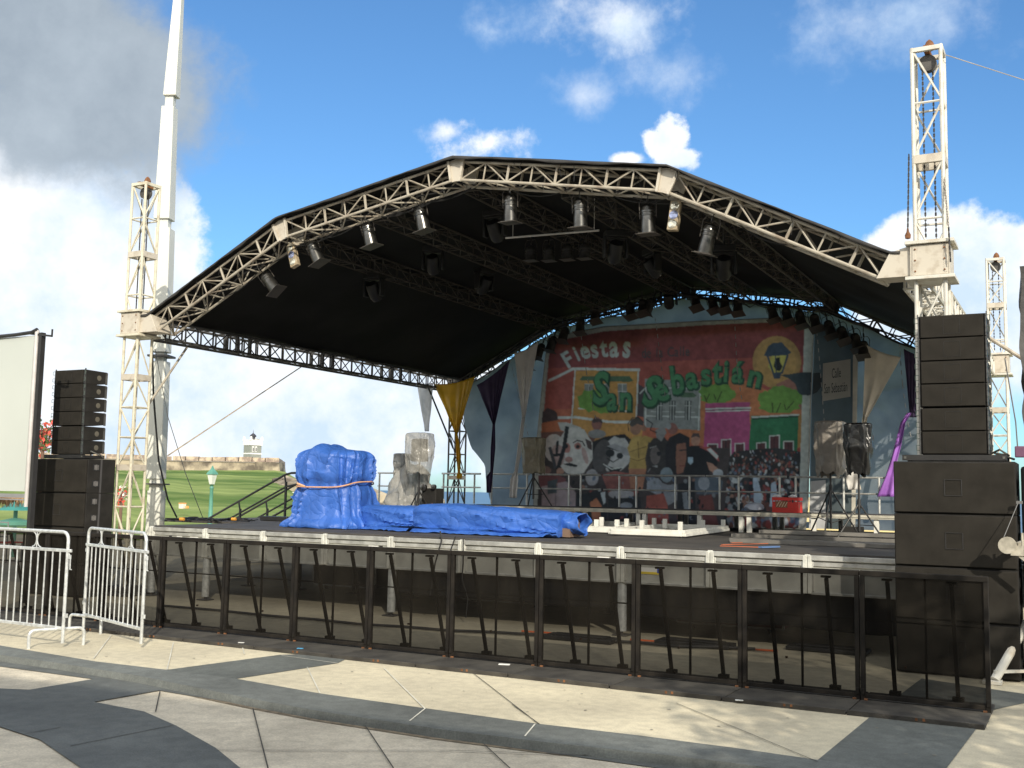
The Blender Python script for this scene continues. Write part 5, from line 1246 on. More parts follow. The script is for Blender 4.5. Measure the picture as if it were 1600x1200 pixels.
# grey house
P2([(1008,592),(1100,596),(1094,606),(1094,672),(1006,668)],'stone grey',(.30,.29,.27)); P2([(998,600),(1008,606),(1006,652),(996,650)],'dark violet',(.10,.07,.08))
line([(1010,606),(1009,668)],2,'white outline',WH); line([(1094,606),(1091,672)],2,'white outline',WH); line([(1009,650),(1093,652)],2,'white outline',WH); line([(1018,643),(1086,644)],1.2,'white outline',WH); line([(1000,615),(1010,606),(1095,607)],2,'white outline',WH)
P2([(1052,617),(1060,613),(1082,613),(1088,618),(1084,621),(1054,620)],'awning green',(.10,.17,.09))
for x in(1026,1046,1070):
    P2([(x,626),(x+10,626),(x+9,657),(x,656)],'window dark',(.10,.10,.10)); line([(x+2.5,627),(x+2.5,656)],1,'white outline',WH); line([(x+7,627),(x+7,656)],1,'white outline',WH); line([(x,634),(x+10,634)],1,'white outline',WH)
# trees
for cx,cy,rx,ry in((1108,612,16,12),(1126,608,15,11),(1140,616,10,8),(1118,622,24,9),(1198,622,14,11),(1220,614,20,11),(1240,622,17,13),(1218,634,32,12)): ell(cx,cy,rx,ry,'leaf light',LG,wob=.10,var=.2)
for a in([(1104,628),(1100,618)],[(1104,624),(1108,615)],[(1120,628),(1127,612)],[(1118,624),(1115,616)],[(1208,644),(1207,630)],[(1214,645),(1220,630)],[(1230,640),(1240,628)],[(1228,640),(1226,632)]): line(a,1.6,'branch ink',(.07,.07,.03))
# pink and green houses
P2([(1102,630),(1172,628),(1171,640),(1173,700),(1170,740),(1098,742),(1100,680)],'pink wall',PK,var=.12)
line([(1102,639),(1173,637)],2.4,'white outline',WH); line([(1103,643),(1172,641)],2,'white outline',WH); line([(1103,641),(1172,639)],1,'ink black',DK)
P2([(1174,650),(1248,648),(1247,720),(1170,724),(1171,680)],'green wall',(.03,.21,.085),var=.15); P2([(1248,648),(1257,648),(1256,720),(1246,720)],'orange sliver',(.58,.25,.03))
line([(1175,652),(1249,648)],2.4,'white outline',WH); line([(1176,655),(1248,651)],1.6,'ink black',DK)
P2([(1246,700),(1255,698),(1254,722),(1246,722)],'flag red',(.5,.06,.02))
for x,y,h_ in((1106,694,16),(1127,687,22),(1148,693,16),(1182,692,18),(1203,681,28),(1225,690,22)):
    P2([(x,y),(x+15,y),(x+14,y+h_+18),(x,y+h_+18)],'window maroon',(.13,.04,.045)); line([(x,y+h_+12),(x,y),(x+15,y-.5),(x+14.5,y+h_+12)],1.6,'white outline',WH); line([(x+7,y+2),(x+7,y+h_+10)],.8,'ink black',DK)
# crowd in the lower right
rnd=random.Random(12)
P2([(1146,706),(1180,702),(1215,700),(1252,706),(1256,722),(1254,826),(1110,826),(1120,760),(1135,720)],'crowd dark',(.045,.04,.042),var=.5,sc_=6)
CC=[('crowd maroon',(.16,.05,.04)),('crowd grey',(.22,.22,.23)),('crowd blue',(.12,.15,.22)),('crowd white',(.50,.49,.48)),('crowd skin',(.30,.14,.09)),('crowd ink',(.02,.02,.025)),('crowd red',(.34,.05,.04))]
for i in range(520):
    y=rnd.uniform(704,822)**1.0; x=rnd.uniform(1142-(y-704)*.2,1254); s=1.2+(y-700)*.035
    nm,c=rnd.choice(CC); pass
    ell(x,y,s*rnd.uniform(.6,1.1),s*rnd.uniform(.8,1.8),nm,c,rot=rnd.uniform(-30,30),n=6,step=.0003)
P2([(1176,745),(1183,744),(1190,775),(1188,792),(1178,790)],'pale shirt',(.42,.48,.58)); P2([(1205,755),(1212,752),(1216,790),(1202,792)],'pale shirt',(.42,.48,.58))
# carnival figures on the left
P2([(840,690),(1010,690),(1100,700),(1140,700),(1130,826),(836,826)],'figure ground',(.075,.055,.055),var=.5,sc_=3)
ell(858,660,16,22,'dark hair',(.10,.06,.06),wob=.08)
P2([(841,662),(875,656),(890,662),(905,672),(880,680),(842,676)],'hat orange',(.55,.13,.03)); P2([(872,660),(886,660),(908,668),(908,676),(892,678),(876,672)],'hat white',(.50,.45,.40))
P2([(840,676),(880,674),(930,684),(925,696),(880,690),(842,690)],'hat brim',(.20,.08,.06))
ell(866,700,16,22,'plaster',PL); ell(898,705,28,38,'plaster pale',(.62,.54,.48),wob=.04); ell(872,712,11,18,'plaster rose',(.50,.30,.26)); 
ell(886,700,6,8,'rouge',(.50,.18,.14)); ell(903,697,5.5,5.5,'rouge',(.50,.18,.14)); ell(903,698,3,3,'ink black',DK); ell(886,697,2.5,3.5,'ink black',DK)
line([(896,692),(902,688),(910,690),(914,697)],1.8,'ink black',DK); ell(889,718,6,4.5,'nose shade',(.48,.22,.18)); P2([(880,725),(890,723),(903,727),(901,730),(888,728)],'ink black',DK)
P2([(914,685),(924,690),(925,704),(918,700)],'dark hair',(.10,.06,.06)); ell(914,712,4,14,'plaster rose',(.50,.30,.26),rot=-15)
line([(886,668),(882,700),(872,732)],6,'ink black',DK); line([(872,690),(870,712)],4,'ink black',DK); line([(862,712),(876,710)],4,'ink black',DK); line([(860,700),(868,730)],5,'cloth dark',(.07,.07,.08))
ell(876,737,6,6,'skin tone',SK); P2([(840,738),(868,740),(885,748),(880,770),(845,768)],'sleeve wine',(.22,.06,.06)); ell(850,735,12,7,'skin dark',(.25,.12,.09)); 
P2([(846,760),(886,752),(900,770),(904,800),(900,826),(848,826)],'shirt mauve',(.40,.27,.27),var=.2); line([(868,765),(870,822)],1.5,'seam',(.22,.14,.14)); P2([(856,752),(872,748),(870,770),(856,772)],'vest slate',(.08,.10,.11))
ell(932,662,8,11,'skin red',(.34,.12,.09)); P2([(924,657),(930,653),(940,655),(941,662),(936,659),(926,661)],'dark hair',(.10,.06,.06)); ell(932,678,14,7,'shirt grey',(.28,.25,.24))
P2([(926,690),(945,682),(975,678),(990,690),(985,700),(950,696),(935,720),(925,740)],'black hair',(.035,.03,.035)); ell(962,710,24,28,'mask pale',(.50,.45,.43),wob=.07,rot=20); ell(940,712,14,26,'mask shade',(.10,.085,.085),rot=12)
ell(953,708,7,6,'ink black',DK,rot=-15); ell(968,712,5,5,'ink black',DK); P2([(945,700),(958,696),(974,704),(970,707),(956,702)],'ink black',DK); P2([(944,726),(958,731),(972,731),(966,738),(952,736)],'ink black',DK); line([(942,725),(955,733),(974,730)],1.6,'white outline',WH); line([(948,716),(957,722),(966,717)],1.5,'ink black',DK)
P2([(948,697),(960,693),(978,700),(988,712),(978,712),(960,702)],'bandana',(.33,.30,.30))
P2([(940,742),(960,736),(985,740),(1000,748),(996,775),(950,770)],'ruff red',(.33,.09,.07),var=.4,sc_=5); ell(925,746,10,13,'ruff white',(.38,.33,.33)); P2([(900,775),(935,765),(950,790),(945,826),(900,826)],'coat black',(.03,.03,.035)); P2([(922,785),(932,778),(940,790),(936,824),(928,826)],'drum orange',(.50,.15,.05)); P2([(938,770),(945,768),(946,785),(943,788)],'tie white',(.5,.5,.5)); ell(970,772,20,8,'ruff white',(.38,.33,.33)); P2([(950,780),(1000,776),(1005,826),(950,826)],'coat black',(.03,.03,.035)); ell(978,790,10,5,'cuff grey',(.25,.25,.27))
# golden costumed man, plain generic figure
ell(993,669,9,11,'skin brown',(.36,.16,.09)); P2([(983,664),(987,655),(998,652),(1006,660),(1005,666),(996,662),(988,667)],'wig dark',(.09,.075,.065)); line([(982,674),(981,662),(988,653),(998,652),(1006,660)],1.2,'ink black',DK)
P2([(988,683),(1000,681),(1014,686),(1012,700),(1008,716),(1010,732),(982,732),(984,714),(980,700)],'gold cloth',(.50,.30,.05),var=.3,sc_=5); P2([(1005,680),(1022,685),(1034,693),(1031,698),(1018,692),(1008,690)],'gold cloth',(.50,.30,.05)); ell(1006,669,4,5,'skin brown',(.36,.16,.09)); P2([(982,732),(1010,732),(1008,745),(1003,766),(985,766)],'tights orange',(.46,.17,.08)); line([(984,706),(996,702),(1010,698)],1.2,'gold dark',(.2,.11,.03)); line([(984,716),(996,720),(1008,716)],1.2,'gold dark',(.2,.11,.03)); line([(997,690),(998,716)],1.2,'gold dark',(.2,.11,.03))
ell(1032,712,22,30,'dark head',(.055,.045,.045),wob=.06); ell(1024,712,8,14,'dark face',(.17,.13,.12)); ell(1030,709,3.5,3.5,'ink black',DK); line([(1016,700),(1026,697)],1.4,'grey ink',(.3,.28,.27)); P2([(1018,728),(1028,727),(1027,731)],'grey ink',(.3,.28,.27)); line([(1012,738),(1016,732)],1.4,'grey ink',(.3,.28,.27))
P2([(1012,745),(1030,748),(1040,760),(1030,775),(1010,765)],'scarf grey',(.30,.30,.33)); P2([(1010,775),(1042,770),(1046,826),(1008,826)],'robe red',(.42,.08,.05),var=.3,sc_=4)
P2([(1040,700),(1046,684),(1062,676),(1078,684),(1078,700),(1072,712),(1072,740),(1058,744),(1040,730)],'black wig',(.035,.03,.035)); P2([(1058,694),(1072,692),(1073,715),(1068,738),(1058,742),(1056,715)],'face brown',(.32,.12,.07)); line([(1062,704),(1072,703)],2,'ink black',DK); line([(1062,728),(1070,728)],2,'lip',(.25,.05,.04))
ell(1051,670,8,9,'skin red',(.34,.12,.09)); ell(1045,666,4,5,'grey hair',(.35,.34,.33)); P2([(1024,672),(1038,666),(1042,676),(1034,690),(1026,684)],'shirt grey',(.28,.25,.24)); line([(1010,655),(1020,662),(1016,672),(1026,676)],1.4,'ink black',DK)
ell(1087,688,7,9,'skin tone',SK); P2([(1079,684),(1083,677),(1092,677),(1094,684),(1087,682)],'dark hair',(.10,.06,.06)); P2([(1074,702),(1080,696),(1096,697),(1112,706),(1121,722),(1118,732),(1108,726),(1108,742),(1070,742)],'black shirt',(.025,.025,.03)); P2([(1075,714),(1083,714),(1083,722),(1079,726),(1075,722)],'badge pale blue',(.40,.52,.62))
P2([(1104,722),(1112,724),(1124,734),(1118,742),(1108,734)],'skin tone',SK); ell(1122,740,8,7,'glove white',(.45,.45,.48)); P2([(1092,698),(1108,698),(1120,708),(1124,722),(1117,716),(1108,706)],'cap red',(.50,.06,.05)); P2([(1104,702),(1110,700),(1122,712),(1120,718)],'white outline',WH)
P2([(1084,746),(1116,744),(1130,752),(1126,772),(1088,772)],'vest blue grey',(.10,.12,.15)); ell(1100,755,9,11,'scarf grey',(.30,.30,.33)); P2([(1060,756),(1086,752),(1088,826),(1058,826)],'coat black',(.03,.03,.035)); P2([(1066,770),(1074,768),(1078,800),(1070,800)],'cuff grey',(.25,.25,.27)); P2([(1092,775),(1112,773),(1124,826),(1094,826)],'robe dark red',(.20,.05,.04),var=.4,sc_=5); P2([(1030,752),(1044,758),(1058,756),(1058,782),(1044,790)],'scarf grey2',(.26,.25,.27)); ell(1042,742,10,12,'badge pale blue',(.22,.26,.29))
for i in range(70):
    x=rnd.uniform(842,1120); y=rnd.uniform(744,822); nm,c=rnd.choice(CC); ell(x,y,rnd.uniform(1,3.2),rnd.uniform(1.5,5),nm,c,rot=rnd.uniform(-50,50),n=6,step=.0004)
# border strips and slate panel with the street name plate
line([(857,531),(944,514),(1100,505),(1272,498)],4,'border cream',CR); P2([(1257,500),(1273,499),(1266,640),(1264,826),(1248,826),(1253,640)],'border cream',CR)
P2([(847,600),(857,531),(861,533),(852,600),(844,700),(838,826),(832,826),(838,700)],'border cream',CR)
P2([(1218,586),(1232,585),(1250,582),(1280,581),(1284,590),(1283,604),(1276,614),(1263,618),(1252,617),(1247,613),(1243,600),(1232,591)],'bracket slate',(.06,.075,.085))
sp=thing('side_panel','tall slate grey hanging panel with a pale name plate right of the banner','banner panel',(9.6,YBN,1.3))
m=MB(); q=[at(px,py,Y=YBN+.03) for px,py in((1274,503),(1334,522),(1332,640),(1330,826),(1266,826),(1268,640))]; m.add([V((p.x,YBN+.03,p.z)) for p in q],[tuple(range(len(q)))]); build('panel_sheet',m,mat('slate vinyl',(.16,.20,.215),.6,0,.15,2,transl=.5),sp,smooth=0)
m=MB(); q=[at(px,py,Y=YBN) for px,py in((1270,583),(1280,582),(1284,590),(1283,604),(1276,613),(1269,616))]; m.add([V((p.x,YBN+.022,p.z)) for p in q],[tuple(range(6))]); build('painted_bracket',m,mat('bracket slate ink',(.06,.075,.085),.6,transl=.3),sp,smooth=0)
m=MB(); q=[at(px,py,Y=YBN) for px,py in((1333,518),(1341,522),(1339,640),(1336,826),(1330,826),(1332,640))]; m.prism([V((p.x,YBN+.01,p.z)) for p in q],(0,.01,0)); build('edge_strip',m,mat('cream strip',CR,.6),sp,smooth=0)
m=MB(); q=[at(px,py,Y=YBN) for px,py in((1286,568),(1329,561),(1329,620),(1285,627))]; m.add([V((p.x,YBN-.006,p.z)) for p in q],[(0,1,2,3)]); pl=build('name_plate',m,mat('pale name plate',(.60,.57,.52),.6,0,.06,3,transl=.4),sp,smooth=0)
m=MB(); q=[at(px,py,Y=YBN) for px,py in((1266,752),(1290,750),(1290,826),(1264,826))]; m.prism([V((p.x,YBN-.006,p.z)) for p in q],(0,.006,0)); build('white_board',m,mat('grey white board',(.55,.56,.57),.6),sp,smooth=0)
# lettering
def glyphs(txt,size=1,bold=.0):
    cu=bpy.data.curves.new('lettering','FONT'); cu.body=txt; cu.size=size; cu.offset=bold; cu.fill_mode='FRONT' if hasattr(cu,'fill_mode') else cu.fill_mode
    cu.resolution_u=3
    o=bpy.data.objects.new('lettering',cu); me=bpy.data.meshes.new_from_object(o); bpy.data.objects.remove(o)
    vs=[(v.co.x,v.co.y) for v in me.vertices]; fs=[tuple(p.vertices) for p in me.polygons]; return vs,fs
def letter(c,ch,x,y,sx,sy,rot,bold):
    vs,fs=glyphs(ch,1,bold)
    xs=[v[0] for v in vs]; cx=(min(xs)+max(xs))/2; a=R(rot)
    q=[]
    for vx,vy in vs:
        u=(vx-cx)*sx; t=vy*sy; q.append((x+u*math.cos(a)+t*math.sin(a),y+u*math.sin(a)-t*math.cos(a)))
    for f in fs: P2([q[i] for i in f],'',c,var=.08)
for ch,x,y,sx,sy,rt in(('F',893,572,23,27,-30),('i',905,563,20,27,-26),('e',917,559,23,30,-20),('s',931,558,23,31,-14),('t',945,557,24,31,-8),('a',960,557,25,36,-3),('s',979,558,25,38,3)):
    letter((.50,.50,.47),ch,x,y,sx*1.32,sy*1.32,rt,.028)
for ch,x,y,sx,sy in(('d',1007,559,14,18),('e',1014.5,559,14,18),('l',1027,558,14,17),('a',1033,558,14,18),('C',1048,557,14,17),('a',1057,557,14,18),('l',1063.5,556,14,17),('l',1067.5,556,14,17),('e',1074,556,14,18)):
    letter((.09,.07,.075),ch,x,y,sx*1.1,sy*1.25,-1,.014)
SL=[('S',937,630,40,66,4,.03),('a',955,640,28,50,2,.025),('n',977,640,32,52,2,.025),('S',1014,633,40,62,14,.03),('e',1037,625,34,50,-12,.025),('b',1061,614,32,58,-8,.025),('a',1082,606,32,48,-8,.025),('s',1103,600,32,46,-4,.025),('t',1120,597,30,50,0,.025),('i',1133,596,28,46,3,.025),('á',1151,597,32,46,5,.02),('n',1177,603,36,46,12,.025)]
for g_,(dx,bd) in((0,(1.3,.045)),(1,(0,.0))):
    for ch,x,y,sx,sy,rt,b_0 in SL:
        letter((.03,.085,.05) if g_==0 else (.075,.27,.11),ch,x+dx,y+dx,sx*1.3,sy*1.05,rt,b_0+bd)
# soften like ink on a coarse mesh, then lay the pattern on the sheet
K=IMG.copy()
for ax in(0,1): K=(np.roll(K,1,ax)+2*K+np.roll(K,-1,ax))/4
K=K*(1+.16*NZ2[...,None]*2+.12*NZ1[...,None]); g_=K.mean(2,keepdims=True); K=np.clip(K*.70+g_*.20+.018,0,.9)
OUT=[(857,527),(944,511),(1100,502),(1272,495),(1266,640),(1262,790),(1258,832),(1040,830),(832,826),(838,700),(848,600)]
(s0_,s1_),MK=fillmask(OUT); FULL=np.zeros((GH+1,GW+1),bool); FULL[s0_,s1_]=MK
d0=ray(PX0,PY0); dxv=AR*RES; dyv=-AU*RES
ii,jj=np.meshgrid(np.arange(GW+1),np.arange(GH+1)); D=np.array(d0)[None,None]+ii[...,None]*np.array(dxv)+jj[...,None]*np.array(dyv)
T=(YBN-CAM.y)/D[...,1]; Pn=np.array(CAM)+D*T[...,None]
Pn[...,1]-= .02*np.sin(Pn[...,0]*2.1+Pn[...,2]*.8)+.008*np.sin(Pn[...,2]*9)
idx=-np.ones((GH+1,GW+1),int); use=FULL; idx[use]=np.arange(use.sum())
q=use[:-1,:-1]&use[:-1,1:]&use[1:,1:]&use[1:,:-1]
F=np.stack([idx[:-1,:-1][q],idx[:-1,1:][q],idx[1:,1:][q],idx[1:,:-1][q]],1)
me=bpy.data.meshes.new('printed_sheet'); VV=Pn[use]-np.array(wpos(bn)); me.from_pydata(VV.tolist(),[],F.tolist())
ca=me.color_attributes.new('print','FLOAT_COLOR','POINT'); cc=np.ones((len(VV),4),np.float32); cc[:,:3]=K[use]; ca.data.foreach_set('color',cc.ravel())
mtp=bpy.data.materials.new('printed mesh vinyl'); mtp.use_nodes=True; t_=mtp.node_tree; b_=t_.nodes['Principled BSDF']; at_=t_.nodes.new('ShaderNodeAttribute'); at_.attribute_name='print'
t_.links.new(at_.outputs['Color'],b_.inputs['Base Color']); b_.inputs['Roughness'].default_value=.65; b_.inputs['Specular IOR Level'].default_value=.2
tl_=t_.nodes.new('ShaderNodeBsdfTranslucent'); t_.links.new(at_.outputs['Color'],tl_.inputs[0]); mx_=t_.nodes.new('ShaderNodeMixShader'); mx_.inputs[0].default_value=.5
t_.links.new(b_.outputs[0],mx_.inputs[1]); t_.links.new(tl_.outputs[0],mx_.inputs[2])
t_.links.new(mx_.outputs[0],t_.nodes['Material Output'].inputs['Surface']); me.materials.append(mtp)
me.shade_smooth(); o_=bpy.data.objects.new('printed_sheet',me); col.objects.link(o_); o_.parent=bn
m=MB(); m.tube([at(x,y,Y=YBN+.04) for x,y in OUT+OUT[:1]],.018,6); build('edge_rope',m,mat('hem rope',(.35,.34,.32),.7),bn)
mf=MB(); 
def word(mb,txt,x0,x1,y0,y1,h_,dy):
    vs,fs=glyphs(txt,1,.0); xs=[v[0] for v in vs]; a,b=min(xs),max(xs)
    out=[]
    for vx,vy in vs:
        k=(vx-a)/(b-a); px=x0+(x1-x0)*k; py=y0+(y1-y0)*k-vy*h_; p=at(px,py,Y=YBN); out.append(V((p.x,YBN-dy,p.z)))
    mb.add(out,fs)
word(mf,'Calle',1300,1314,591,589,22,.010); word(mf,'San Sebastián',1288,1324,615,611,22,.010)
build('lettering',mf,mat('dark sign letters',(.05,.06,.065),.6),pl,smooth=0,normals=False)
# ------------------------------------------------------------------ lamps
gel=mat('gel frame steel',(.08,.07,.06),.5,.3)
def par(m_=chrome_m,r=.088,l=.36,plate=.235,lens=True):
    t=thing('par_can','x','stage lamp',(0,0,0)); t.scale=(1.2,1.2,1.1)
    m=MB(); m.lathe([(.0,-.075),(.035,-.08),(.066,-.105),(.078,-.15),(.086,-.155),(.086,-.175),(.078,-.18),(.078,-.2),(.086,-.205),(.086,-.22),(.079,-.225),(r,-.09-l),(r+.004,-.092-l)],n=20); m.lathe([(.012,-.06),(.016,-.04),(.01,.0)],n=6); build('can',m,m_,t,world=False)
    m=MB(); m.tube([(-.10,0,-.25),(-.105,0,-.05),(-.07,0,.02),(.07,0,.02),(.105,0,-.05),(.10,0,-.25)],.007,5); m.tube([(0,0,.02),(0,0,.10)],.012,6); build('yoke',m,gel,t,world=False)
    m=MB(); m.box((0,0,-.095-l),(plate,plate,.006)); m.box((0,0,-.085-l),(plate*.8,plate*.8,.012)); build('gel_frame',m,gel,t,world=False,smooth=0)
    m=MB(); m.tube([(0,0,-.1),(.03,-.09,-.05),(.02,-.04,.04),(.0,.0,.12)],.006,5); build('lamp_cable',m,lead_m,t,world=False)
    return t
FR=[(408,428,-40),(482,377,-26),(570,346,-15),(653,321,-13),(797,303,0),(906,310,0),(1012,318,0),(1114,348,15)]
ordp=['first','second','third','fourth','fifth','sixth','seventh','eighth']
desc=['strongly tilted chrome par can lowest on the left arm of the front arch','tilted chrome par can right of the left three lamp blinder','tilted chrome par can between the left blinder and the ridge','slightly tilted chrome par can just left of the ridge plate','chrome par can hanging first right of the ridge plate','chrome par can hanging over the right end of the white tube','chrome par can just left of the right three lamp blinder','chrome par can tilted outwards on the right arm of the front arch']
base=None
for i,(px,py,tl) in enumerate(FR):
    p=at(px,py,Y=.27); a=R(tl)
    c=V((p.x,p.y,p.z+.07))
    if base is None: base=par(); base['group']='chrome par cans on the front arch'; base.location=c; base.rotation_euler=(R(4),a,0); base['label']=desc[0]
    else: dup(base,c,desc[i],(R(4),a,0))
# hangers from the front arch to each can
def blinder(px,py,tl,lab_):
    p=at(px,py,Y=.2); t=thing('audience_blinder',lab_,'stage lamp',(p.x,p.y,p.z),'three lamp blinders on the front arch'); t.rotation_euler=(R(-6),R(tl),0)
    m=MB(); m.box((0,.04,-.20),(.15,.09,.42)); build('housing',m,mat('scuffed yellowed housing',(.45,.36,.24),.6,0,.4,9),t,world=False,bevel=.01)
    for k in range(3):
        m=MB(); m.lathe([(0,0),(.062,0),(.060,.012),(.03,.020),(0,.022)],(0,-.004,-.07-.13*k),rot=Matrix.Rotation(R(90),3,'X'),n=18); build('lamp_lens',m,glass_m if k!=1 else mat('blue tinted lamp glass',(.45,.50,.75),.12,.6,.3,12),t,world=False)
    m=MB(); m.tube([(-.08,.04,-.2),(-.09,.04,.02),(.09,.04,.02),(.08,.04,-.2)],.007,5); m.tube([(0,.04,.02),(0,.04,.2)],.01,6); build('yoke',m,gel,t,world=False)
blinder(452,382,-22,'left three lamp blinder glinting in the sun on the left arm of the front arch'); blinder(1056,314,6,'right three lamp blinder glinting in the sun right of the arch kink')
# rear row
blk=mat('sooty black can',(.045,.042,.038),.55,.1,.4,9)
RRp=[(836,540,28,-14),(850,526,20,-14),(868,514,12,-12),(886,500,8,-6),(908,486,-5,4),(931,470,-6,10),(983,462,22,14),(1003,458,20,14),(1023,455,0,-20),(1085,450,14,16),(1110,452,14,18),(1132,453,6,10),(1153,455,2,6),(1203,465,12,16),(1226,470,12,16),(1247,474,10,14),(1270,480,12,16),(1291,490,16,18),(1312,500,14,18),(1333,510,18,16),(1349,522,6,4)]
b2=None
names2=['lowest at the left end','second from the left end','third from the left end','fourth from the left end','fifth from the left end','sixth from the left end, above the banner corner','left one of the group of three at the rear ridge','middle one of the group of three at the rear ridge','right one of the group of three, facing the viewer','first right of the big dark moving light','second right of the big dark moving light','third right of the big dark moving light','fourth right of the big dark moving light','first right of the gap above the lantern picture','second right of the gap above the lantern picture','third right of the gap above the lantern picture','over the right border of the banner','first over the slate panel','second over the slate panel','third over the slate panel','lowest at the right end, with a blue gel']
for i,(px,py,l_,ro) in enumerate(RRp):
    p=at(px,py+9,Y=9.75); c=V((p.x,p.y,p.z+.04)); lab_='black par can, rear arch, '+names2[i]; e=(R(-14-(i*7)%13),R(-ro),0)
    if b2 is None: b2=par(blk,.10,.34,.24); b2['group']='black par cans along the rear arch'; b2.location=c; b2.rotation_euler=e; b2['label']=lab_
    else: dup(b2,c,lab_,e)
# pipe carrying the rear row
m=MB(); pts=[(x,9.75,topz(x)+.00) for x in[1.6,2.62,4.2,5.93,7.6,9.24,10.3]]; m.tube([V(q) for q in pts],.024,8); build('lamp_pipe',m,dark_truss,roof)
m=MB()
for i,(px,py,l_,ro) in enumerate(RRp):
    p=at(px,py,Y=9.75); m.tube([V((p.x,p.y,p.z+.05)),V((p.x,9.75,topz(p.x)))],.012,5); m.tube([V((p.x,9.75,topz(p.x))),V((p.x,10.2,topz(p.x)+.03))],.012,5)
build('lamp_clamp',m,dark_truss,roof)
# hangers of the front row
m=MB()
for px,py,tl in FR+[(452,382,-22),(1056,314,6)]:
    p=at(px,py,Y=.27); m.tube([V((p.x,.27,p.z+.10)),V((p.x-.02,.26,topz(max(.1,min(11.9,p.x)))+.05))],.010,5)
build('lamp_clamp',m,gel,roof)
# moving heads
mh_m=mat('moving light plastic',(.009,.009,.009),.6,0,.3,8)
def mhead():
    t=thing('moving_light','x','moving light',(0,0,0)); t.scale=(.92,.92,.92)
    m=MB(); m.box((0,0,-.05),(.38,.28,.12)); m.box((0,0,.02),(.3,.05,.03)); build('base',m,mh_m,t,world=False,bevel=.02)
    m=MB()
    for s in(-1,1): m.box((s*.19,0,-.28),(.05,.16,.36))
    m.box((0,0,-.12),(.4,.16,.05)); build('yoke',m,mh_m,t,world=False,bevel=.02)
    m=MB(); RT_=Matrix.Rotation(R(40),3,'X'); m.lathe([(0,-.2),(.10,-.2),(.125,-.15),(.13,.05),(.12,.14),(.11,.16)],(0,0,-.34),rot=RT_,n=18); h=build('head',m,mh_m,t,world=False)
    m=MB(); m.lathe([(0,-.222),(.09,-.215),(.095,-.2)],(0,0,-.34),rot=RT_,n=18); build('lens',m,mat('dark lens',(.05,.05,.055),.08,.2,.1,3,spec=.9),h,world=False)
    return t
ML=[(585,428,2.6,0,'at the far left of the dark roof underside'),(677,385,2.6,.4,'below the second purlin from the left'),(757,420,4.6,1.2,'tilted, at the centre of the dark roof underside'),(774,330,1.6,0,'half hidden left of the first straight par can'),(962,362,2.0,.6,'right of the white tube'),(1020,390,4.2,-.7,'between the right par cans, farther back'),(1131,385,2.2,.3,'behind the rightmost chrome par can')]
mb0=None
for px,py,Y,rz,d_ in ML:
    p=at(px,py,Y=Y); lab_='dark moving light '+d_
    if mb0 is None: mb0=mhead(); mb0['group']='dark moving lights under the roof'; mb0.location=p; mb0.rotation_euler=(0,0,rz); mb0['label']=lab_
    else: dup(mb0,p,lab_,(0,0,rz))
p=at(1045,448,Y=9.5); dup(mb0,p,'large dark moving light hanging at the rear ridge before the cloth',(0,0,.2))
m=MB()
for px,py,Y,rz,d_ in ML+[(1045,448,9.5,0,'')]:
    p=at(px,py,Y=Y)
    if 0<p.x<12: m.tube([p+V((0,0,.02)),V((p.x,p.y,topz(p.x)+.28))],.018,6)
build('lamp_clamp',m,dark_truss,roof)
# four bar of small cans and the pale tube
bar4=None
for k,(px,py) in enumerate(((830,377),(858,377),(887,375),(914,373))):
    p=at(px,py,Y=4.0); lab_=['leftmost','second','third','rightmost'][k]+' can of the dim row of four under the roof centre'
    if bar4 is None: bar4=par(mat('dull dark can',(.09,.088,.085),.45,.4,.3,9),.09,.24,.2); bar4['group']='row of four small cans under the roof centre'; bar4.location=p; bar4['label']=lab_
    else: dup(bar4,p,lab_,(0,0,0))
m=MB(); a=at(815,372,Y=4.)+V((0,0,.12)); b=at(928,366,Y=4.)+V((0,0,.12)); m.tube([a,b],.024,8); m.tube([a.lerp(b,.3),a.lerp(b,.3)+V((0,0,.5))],.012,5); m.tube([a.lerp(b,.8),a.lerp(b,.8)+V((0,0,.5))],.012,5); build('lamp_pipe',m,dark_truss,roof)
m=MB(); a=at(790,372,Y=1.2); b=at(936,360,Y=1.2); m.tube([a,b],.016,8); m.tube([a.lerp(b,.08),a.lerp(b,.08)+V((0,0,.55))],.006,4); m.tube([a.lerp(b,.95),a.lerp(b,.95)+V((0,0,.5))],.006,4); tag(build('hanging_tube',m,mat('pale tube paint',(.40,.38,.34),.5)),'pale horizontal tube hanging below the roof between two chrome par cans','tube')
# ------------------------------------------------------------------ things on the deck
def lowframe(pts,lab_,posts):
    P=[at(x,y,Z=DZ+.03) for x,y in pts]; c=sum(P,V((0,0,0)))/len(P); t=thing('white_frame',lab_,'frame',(c.x,c.y,DZ),'low white frames lying on the stage')
    m=MB()
    for a,b in zip(P,P[1:]+P[:1]): m.bar(a+V((0,0,.02)),b+V((0,0,.02)),.10,.05); m.bar(a+V((0,0,.07)),b+V((0,0,.07)),.06,.05)
    build('base_frame',m,white_m,t,bevel=.006)
    for x,y in posts:
        p=at(x,y,Z=DZ+.08); m=MB(); m.box(p+V((0,0,.07)),(.07,.07,.17)); build('stub_post',m,white_m,t,bevel=.006)
lowframe([(955,834),(1067,838),(1136,829),(1040,826)],'larger low white frame with stub posts lying right of the tarpaulins',[(964,826),(1003,827),(1063,830),(1098,826),(1130,825)])
lowframe([(905,830),(960,832),(990,824),(930,820)],'smaller low white frame beside the open end of the blue tarpaulin',[(932,826),(940,821),(979,824),(1022,822),(1039,824)])
